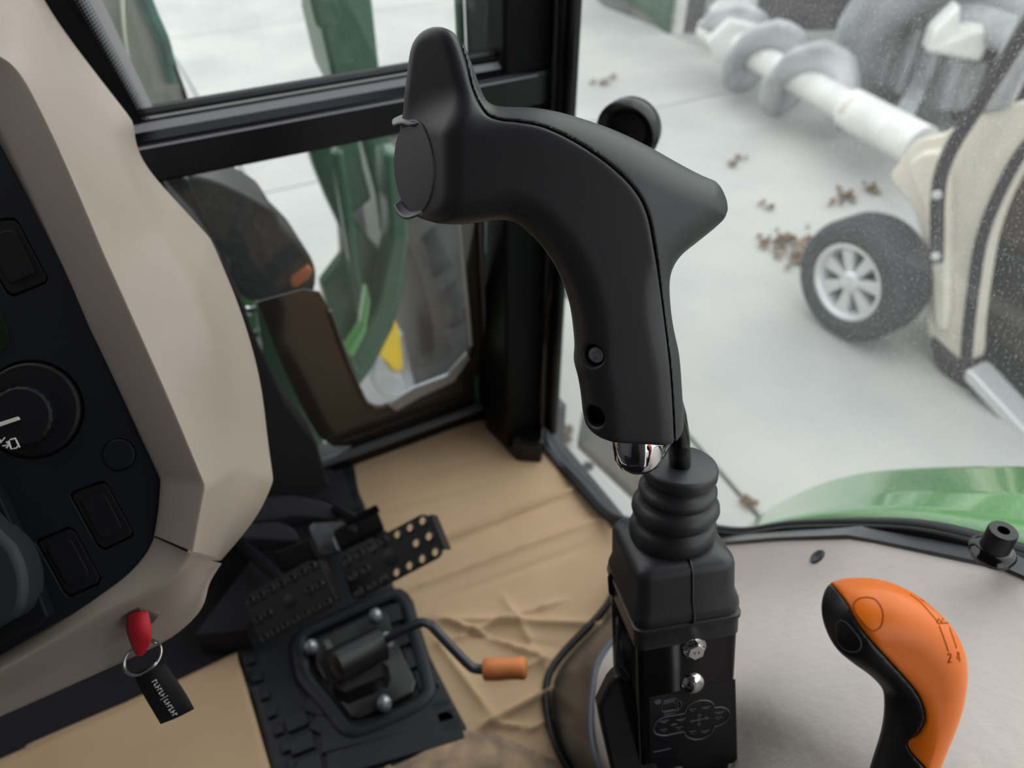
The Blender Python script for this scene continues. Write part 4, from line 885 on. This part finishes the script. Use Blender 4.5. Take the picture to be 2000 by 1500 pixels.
# ================================================================= CONTROL LEVER GRIP
gh = HD; pg = R(24)
gn = -(HD*math.cos(pg)) + ZZ*math.sin(pg); gu = RT; gv = HD*math.sin(pg)+ZZ*math.cos(pg)
gf = Fr(at(1150, 470, .352), gu, gv)
def guv(pts): return [gf.uv(x, y) for x, y in pts]
GO = [(850, 53), (880, 60), (904, 84), (924, 130), (938, 172), (952, 198), (972, 207), (1000, 209), (1040, 210), (1090, 218), (1150, 235), (1210, 257), (1270, 285), (1330, 317), (1380, 340), (1410, 350), (1428, 368), (1438, 400), (1434, 428), (1415, 446), (1370, 475), (1332, 500), (1312, 526), (1306, 555), (1308, 600), (1314, 640), (1325, 690), (1330, 750), (1333, 800), (1334, 850), (1334, 950), (1146, 950), (1142, 850), (1137, 785), (1130, 740), (1122, 708), (1123, 672), (1116, 610), (1104, 565), (1085, 520), (1060, 482), (1035, 455), (1012, 436), (985, 428), (950, 431), (900, 437), (850, 434), (810, 425), (785, 408), (772, 375), (764, 330), (762, 280), (766, 240), (776, 212), (781, 180), (785, 145), (790, 108), (800, 80), (820, 61)]
SEAM = [(880, 20), (894, 70), (912, 125), (926, 180), (950, 225), (978, 238), (1012, 242), (1060, 252), (1120, 281), (1180, 322), (1225, 366), (1250, 412), (1264, 480), (1278, 560), (1289, 640), (1297, 720), (1302, 800), (1306, 900)]
pol = guv(catmull(GO, 4, True)); seam = guv(catmull(SEAM, 5)); far = list(seam) + guv([(1600, 900), (1600, -50), (900, -50)])
h = .00085
pa_ = np.array(pol); lo = pa_.min(0)-.006; hi = pa_.max(0)+.006
us = np.arange(lo[0], hi[0], h); vs_ = np.arange(lo[1], hi[1], h); ws_ = np.arange(-.029, .028, h)
U2, V2 = np.meshgrid(us, vs_, indexing='ij'); s2 = poly_sd(pol, U2, V2); sf = poly_sd(far, U2, V2)      # sf<0 : beyond the seam
U, V, W = np.meshgrid(us, vs_, ws_, indexing='ij'); S2 = s2[:, :, None]+0*W; SF = sf[:, :, None]+0*W
# thickness: front surface drops away beyond the seam
front = .0205 - .50*np.clip(-SF, 0, .045) ; back = -.0205-.02*np.clip(-SF, 0, .04)
finv = gf.uv(860, 200)[1]; kfin = np.clip((V-(finv-.012))/.03, 0, 1); front = front - .0035*kfin; back = back + .006*kfin
slab_ = np.maximum(W-front, back-W)
body = rmax(S2, slab_, .0165)
vb = gf.uv(1235, 826)[1]; ub = gf.uv(1235, 842)[0]; body = rmax(body, vb-V-(U-ub)*.06-W*.25, .003)
# flat head face cut
hc = gf.uv(856, 330); hN = np.array((-.74, .02, .67)); hN /= np.linalg.norm(hN)
lean_ = (V-hc[1]); kf_ = np.clip((lean_-.014)/.022, 0, 1); kf_ = kf_*kf_*(3-2*kf_)
ex = hc[0] + kf_*(gf.uv(893, 200)[0]-hc[0]); nx_ = hN[0]*(1-kf_)-.52*kf_; nz_ = hN[2]*(1-kf_)+.85*kf_
hd = (U-ex)*nx_ + (W-.0125)*nz_
# only for the head: fade the plane away right of it
body = rmax(body, hd, .0045)
def cyl(px, py, rad, depth, wsurf, du=0, dv=0):
    c = gf.uv(px, py); ax = np.array((du, dv, 1.)); ax /= np.linalg.norm(ax)
    q = [U-c[0], V-c[1], W-wsurf]; t = q[0]*ax[0]+q[1]*ax[1]+q[2]*ax[2]
    d_ = np.sqrt(np.maximum(q[0]**2+q[1]**2+q[2]**2-t**2, 0))-rad
    return np.maximum(d_, -(t+depth))
for (x, y) in ((1160, 678), (1160, 795)): body = rmax(body, -cyl(x, y, .0056, .009, .0125, -.5, 0), .0008)
g1_ = rmax(body, -SF+.00015, .0011); g2_ = rmax(body, SF+.00015, .0011)
lever = empty('control_lever', capc, 'matt black palm grip lever with empty thumb switch socket', 'lever')
m1 = sdmesh(gf, g1_, U, V, W, h); m2 = sdmesh(gf, g2_, U, V, W, h)
BG = bvh([m1, m2])
def grip_hit(x, y):
    h_, n_, _, _ = BG.ray_cast(CAM, ray(x, y).normalized())
    if n_ is not None and n_.dot(ray(x, y)) > 0: n_ = -n_
    return h_, n_
sc_p, sc_n = grip_hit(1162, 680); 
# thumb plate
tp, tn = grip_hit(812, 325); tn = (gf.u*hN[0]+gf.v*hN[1]+gf.n*hN[2]).normalized()
tfp = Fr(tp, tn.cross(gf.v)*-1, gf.v); 
if tfp.n.dot(tn) < 0: tfp = Fr(tp, tn.cross(gf.v), gf.v)
th_ = abs((at(810, 240, .35)-at(810, 418, .35)).length)/2
link('grip_shell', m1, M_grip, lever, 'all'); link('grip_shell', m2, M_grip, lever, 'all')
E1 = tfp.uv(849, 330); E0 = tfp.uv(771, 330); EC = ((E1[0]+E0[0])/2, tfp.uv(810, 327)[1]); ERX = abs(E1[0]-E0[0])/2; ERY = abs(tfp.uv(810, 236)[1]-tfp.uv(810, 420)[1])/2
print('thumb', ERX, ERY, tfp.n.dot(tn))
link('thumb_plate', skinrings([[tfp.p(EC[0]+math.cos(a)*ERX*s, EC[1]+math.sin(a)*ERY*s, w_) for a in np.linspace(0, 2*math.pi, 49)[:-1]] for s, w_ in ((1.0, -.002), (1.0, .0001), (.975, .0006), (.5, .0008))]), M_pad, lever, 40, label='oval blank thumb plate')
def clip(pts_in, pts_out, pts_mid, parent):
    r_ = [[at(x, y, t) for x, y, t in row] for row in (pts_in, pts_mid, pts_out)]
    o = link('clip', grid([catmull(q, 4) for q in r_]), M_pad, parent, 'all', subsurf=1, label='curved grey plastic clip'); solid(o, .0009, 0); return o
tt_ = (tp-CAM).dot(FW)
ti = tt_
clip([(768, 234, ti+.010), (785, 226, ti+.006), (805, 225, ti+.001), (822, 233, ti-.004)], [(768, 247, ti+.001), (785, 242, ti-.003), (800, 246, ti-.006), (818, 242, ti-.009)], [(766, 240, ti+.006), (785, 232, ti+.002), (803, 234, ti-.003), (821, 238, ti-.007)], lever)
clip([(784, 392, ti+.006), (795, 405, ti+.002), (808, 413, ti-.002), (826, 412, ti-.007)], [(769, 401, ti+.000), (778, 419, ti-.004), (795, 427, ti-.008), (822, 418, ti-.011)], [(774, 396, ti+.004), (786, 413, ti-.001), (801, 421, ti-.005), (825, 416, ti-.009)], lever)
# recessed screw
scf = Fr(gf.p(*gf.uv(1163, 681), .0125)-gf.n*.002, (gf.u*1+gf.n*.5), gf.v)
scr = link('screw', lathe(scf, [(.0043, -.004), (.0044, .0015), (.0038, .0026), (.0022, .0028), (.002, .0012), (.0005, .001)], 24), mat('screw_steel', (.62, .65, .70), .3, .45, var=.3, vscale=500), lever, label='recessed steel screw')
# chrome stem and lever rod
st0 = at(1246, 800, .380); st1 = at(1246, 892, .388)
cdv = (st1-st0).normalized(); fdir = RT
prof = [(0, .0134), (.55, .0134), (.75, .0128), (.88, .0108), (.96, .0070), (1.0, .001)]
Ls = (at(1246, 928, .388)-st0).length
link('chrome_tongue', tube([st0+cdv*Ls*t for t, _ in prof], [r_ for _, r_ in prof], 32, flat=.75, flatdir=(HD-cdv*HD.dot(cdv))), M_chrome, lever, 'all', label='rounded chrome stem end')
link('chrome_web', grid([[at(1290, 800, .385), at(1306, 800, .390), at(1330, 800, .396)], [at(1284, 860, .386), at(1304, 845, .391), at(1334, 820, .397)], [at(1272, 915, .388), at(1290, 898, .392), at(1312, 845, .397)]]), M_chrome, lever, 'all', subsurf=2)
solid(bpy.data.objects['chrome_web'], .002)
link('lever_rod', tube([at(1306, 770, .394), at(1318, 810, .398), at(1326, 855, .408), capc-axd*.004+(at(1326, 880, .4195)-at(1330, 905, .4195))*0], .0062, 20), mat('rod_gloss', (.006, .006, .006), .12), lever, 'all')

# ================================================================= GEAR LEVER
og = Fr(at(1740, 1300, .295), RT, HD*math.sin(R(26))+ZZ*math.cos(R(26)))
OO = [(1637, 1154), (1662, 1145), (1695, 1142), (1735, 1145), (1775, 1158), (1815, 1181), (1850, 1215), (1873, 1255), (1881, 1300), (1877, 1350), (1862, 1400), (1842, 1450), (1828, 1488), (1822, 1530), (1815, 1580), (1690, 1580), (1700, 1530), (1712, 1490), (1724, 1450), (1730, 1415), (1731, 1380), (1727, 1355), (1715, 1335), (1690, 1311), (1655, 1285), (1630, 1262), (1616, 1232), (1613, 1205), (1618, 1180), (1627, 1164)]
SP = [(1600, 1120), (1636, 1153), (1646, 1180), (1665, 1206), (1700, 1245), (1735, 1284), (1760, 1315), (1773, 1345), (1775, 1370), (1765, 1398), (1753, 1415), (1752, 1430), (1762, 1442), (1780, 1460), (1794, 1480), (1805, 1491), (1830, 1497), (1870, 1490)]
pol2 = [og.uv(x, y) for x, y in catmull(OO, 4, True)]; spl = [og.uv(x, y) for x, y in catmull(SP, 4)]+[og.uv(x, y) for x, y in ((2000, 1490), (2000, 1000), (1600, 1000))]
pa_ = np.array(pol2); lo = pa_.min(0)-.005; hi = pa_.max(0)+.005; h = .00062
us = np.arange(lo[0], hi[0], h); vs_ = np.arange(lo[1], hi[1], h); ws_ = np.arange(-.022, .022, h)
U2, V2 = np.meshgrid(us, vs_, indexing='ij'); s2 = poly_sd(pol2, U2, V2); sf = poly_sd(spl, U2, V2)
U, V, W = np.meshgrid(us, vs_, ws_, indexing='ij'); S2 = s2[:, :, None]+0*W; SF = sf[:, :, None]+0*W
kk = np.clip((V-og.uv(1740, 1330)[1])/.03, 0, 1); Hh = .0135+.003*kk
body = rmax(S2, np.abs(W)-Hh, .0150)
knob = empty('gear_lever', (at(1765, 1560, .30)), 'orange and black gear lever knob marked 2 and 4', 'gear lever')
ma = sdmesh(og, rmax(body, SF+.0002, .0004), U, V, W, h); mb = sdmesh(og, rmax(body, -SF+.0002, .0004), U, V, W, h)
BO = bvh([ma, mb]); 
link('orange_shell', ma, M_orange, knob, 'all', label='orange knob shell'); link('black_grip', mb, mat('knob_black', (.010, .010, .012), .42, bump=.05, bscale=1200), knob, 'all', label='black knob underside and neck')
def dr(pts, w_=.00022, lift=0, closed=False):
    q = drape(BO, pts, lift); return tube(q, w_, 6, closed=closed and len(q) == len(pts))
link('button_outline', dr(catmull([(1668, 1180), (1676, 1170), (1692, 1167), (1708, 1170), (1720, 1184), (1725, 1202), (1721, 1222), (1710, 1231), (1698, 1229), (1684, 1214), (1670, 1194)], 5, True), .00028, 0, True), M_oramark, knob, 'all')
link('button_outline', dr(catmull([(1634, 1222), (1640, 1213), (1650, 1214), (1664, 1228), (1678, 1246), (1682, 1260), (1676, 1271), (1662, 1273), (1645, 1266), (1634, 1248)], 5, True), .00022, 0, True), M_grey, knob, 'all')
ms = [dr(catmull(l, 5), .00028) for l in ([(1777, 1161), (1795, 1174), (1812, 1192), (1830, 1213)], [(1834, 1222), (1842, 1243), (1848, 1260), (1852, 1272)], [(1854, 1226), (1862, 1248), (1868, 1266)], [(1832, 1218), (1842, 1217), (1852, 1217)], [(1798, 1171), (1806, 1175)])]
link('shift_pattern', join(ms), M_oramark, knob, 'all')
ms = [dr(catmull([(1851, 1279), (1854, 1276), (1857, 1280), (1855, 1286), (1852, 1294), (1858, 1292)], 3), .00032)]
link('numeral', join(ms), M_oramark, knob, 'all')
ms = [dr(l, .0003) for l in ([(1870, 1272), (1869, 1286), (1875, 1286)], [(1872, 1274), (1874, 1292)])]
link('numeral', join(ms), M_oramark, knob, 'all')
ms = [dr(l, .0003) for l in ([(1830, 1216), (1833, 1208), (1838, 1216), (1841, 1208)],)]
link('neutral_mark', join(ms), M_oramark, knob, 'all')
link('neck', tube([at(1757, 1560, .295), at(1757, 1640, .31), at(1757, 1800, .34)], .012, 16), M_satin, knob, 'all')
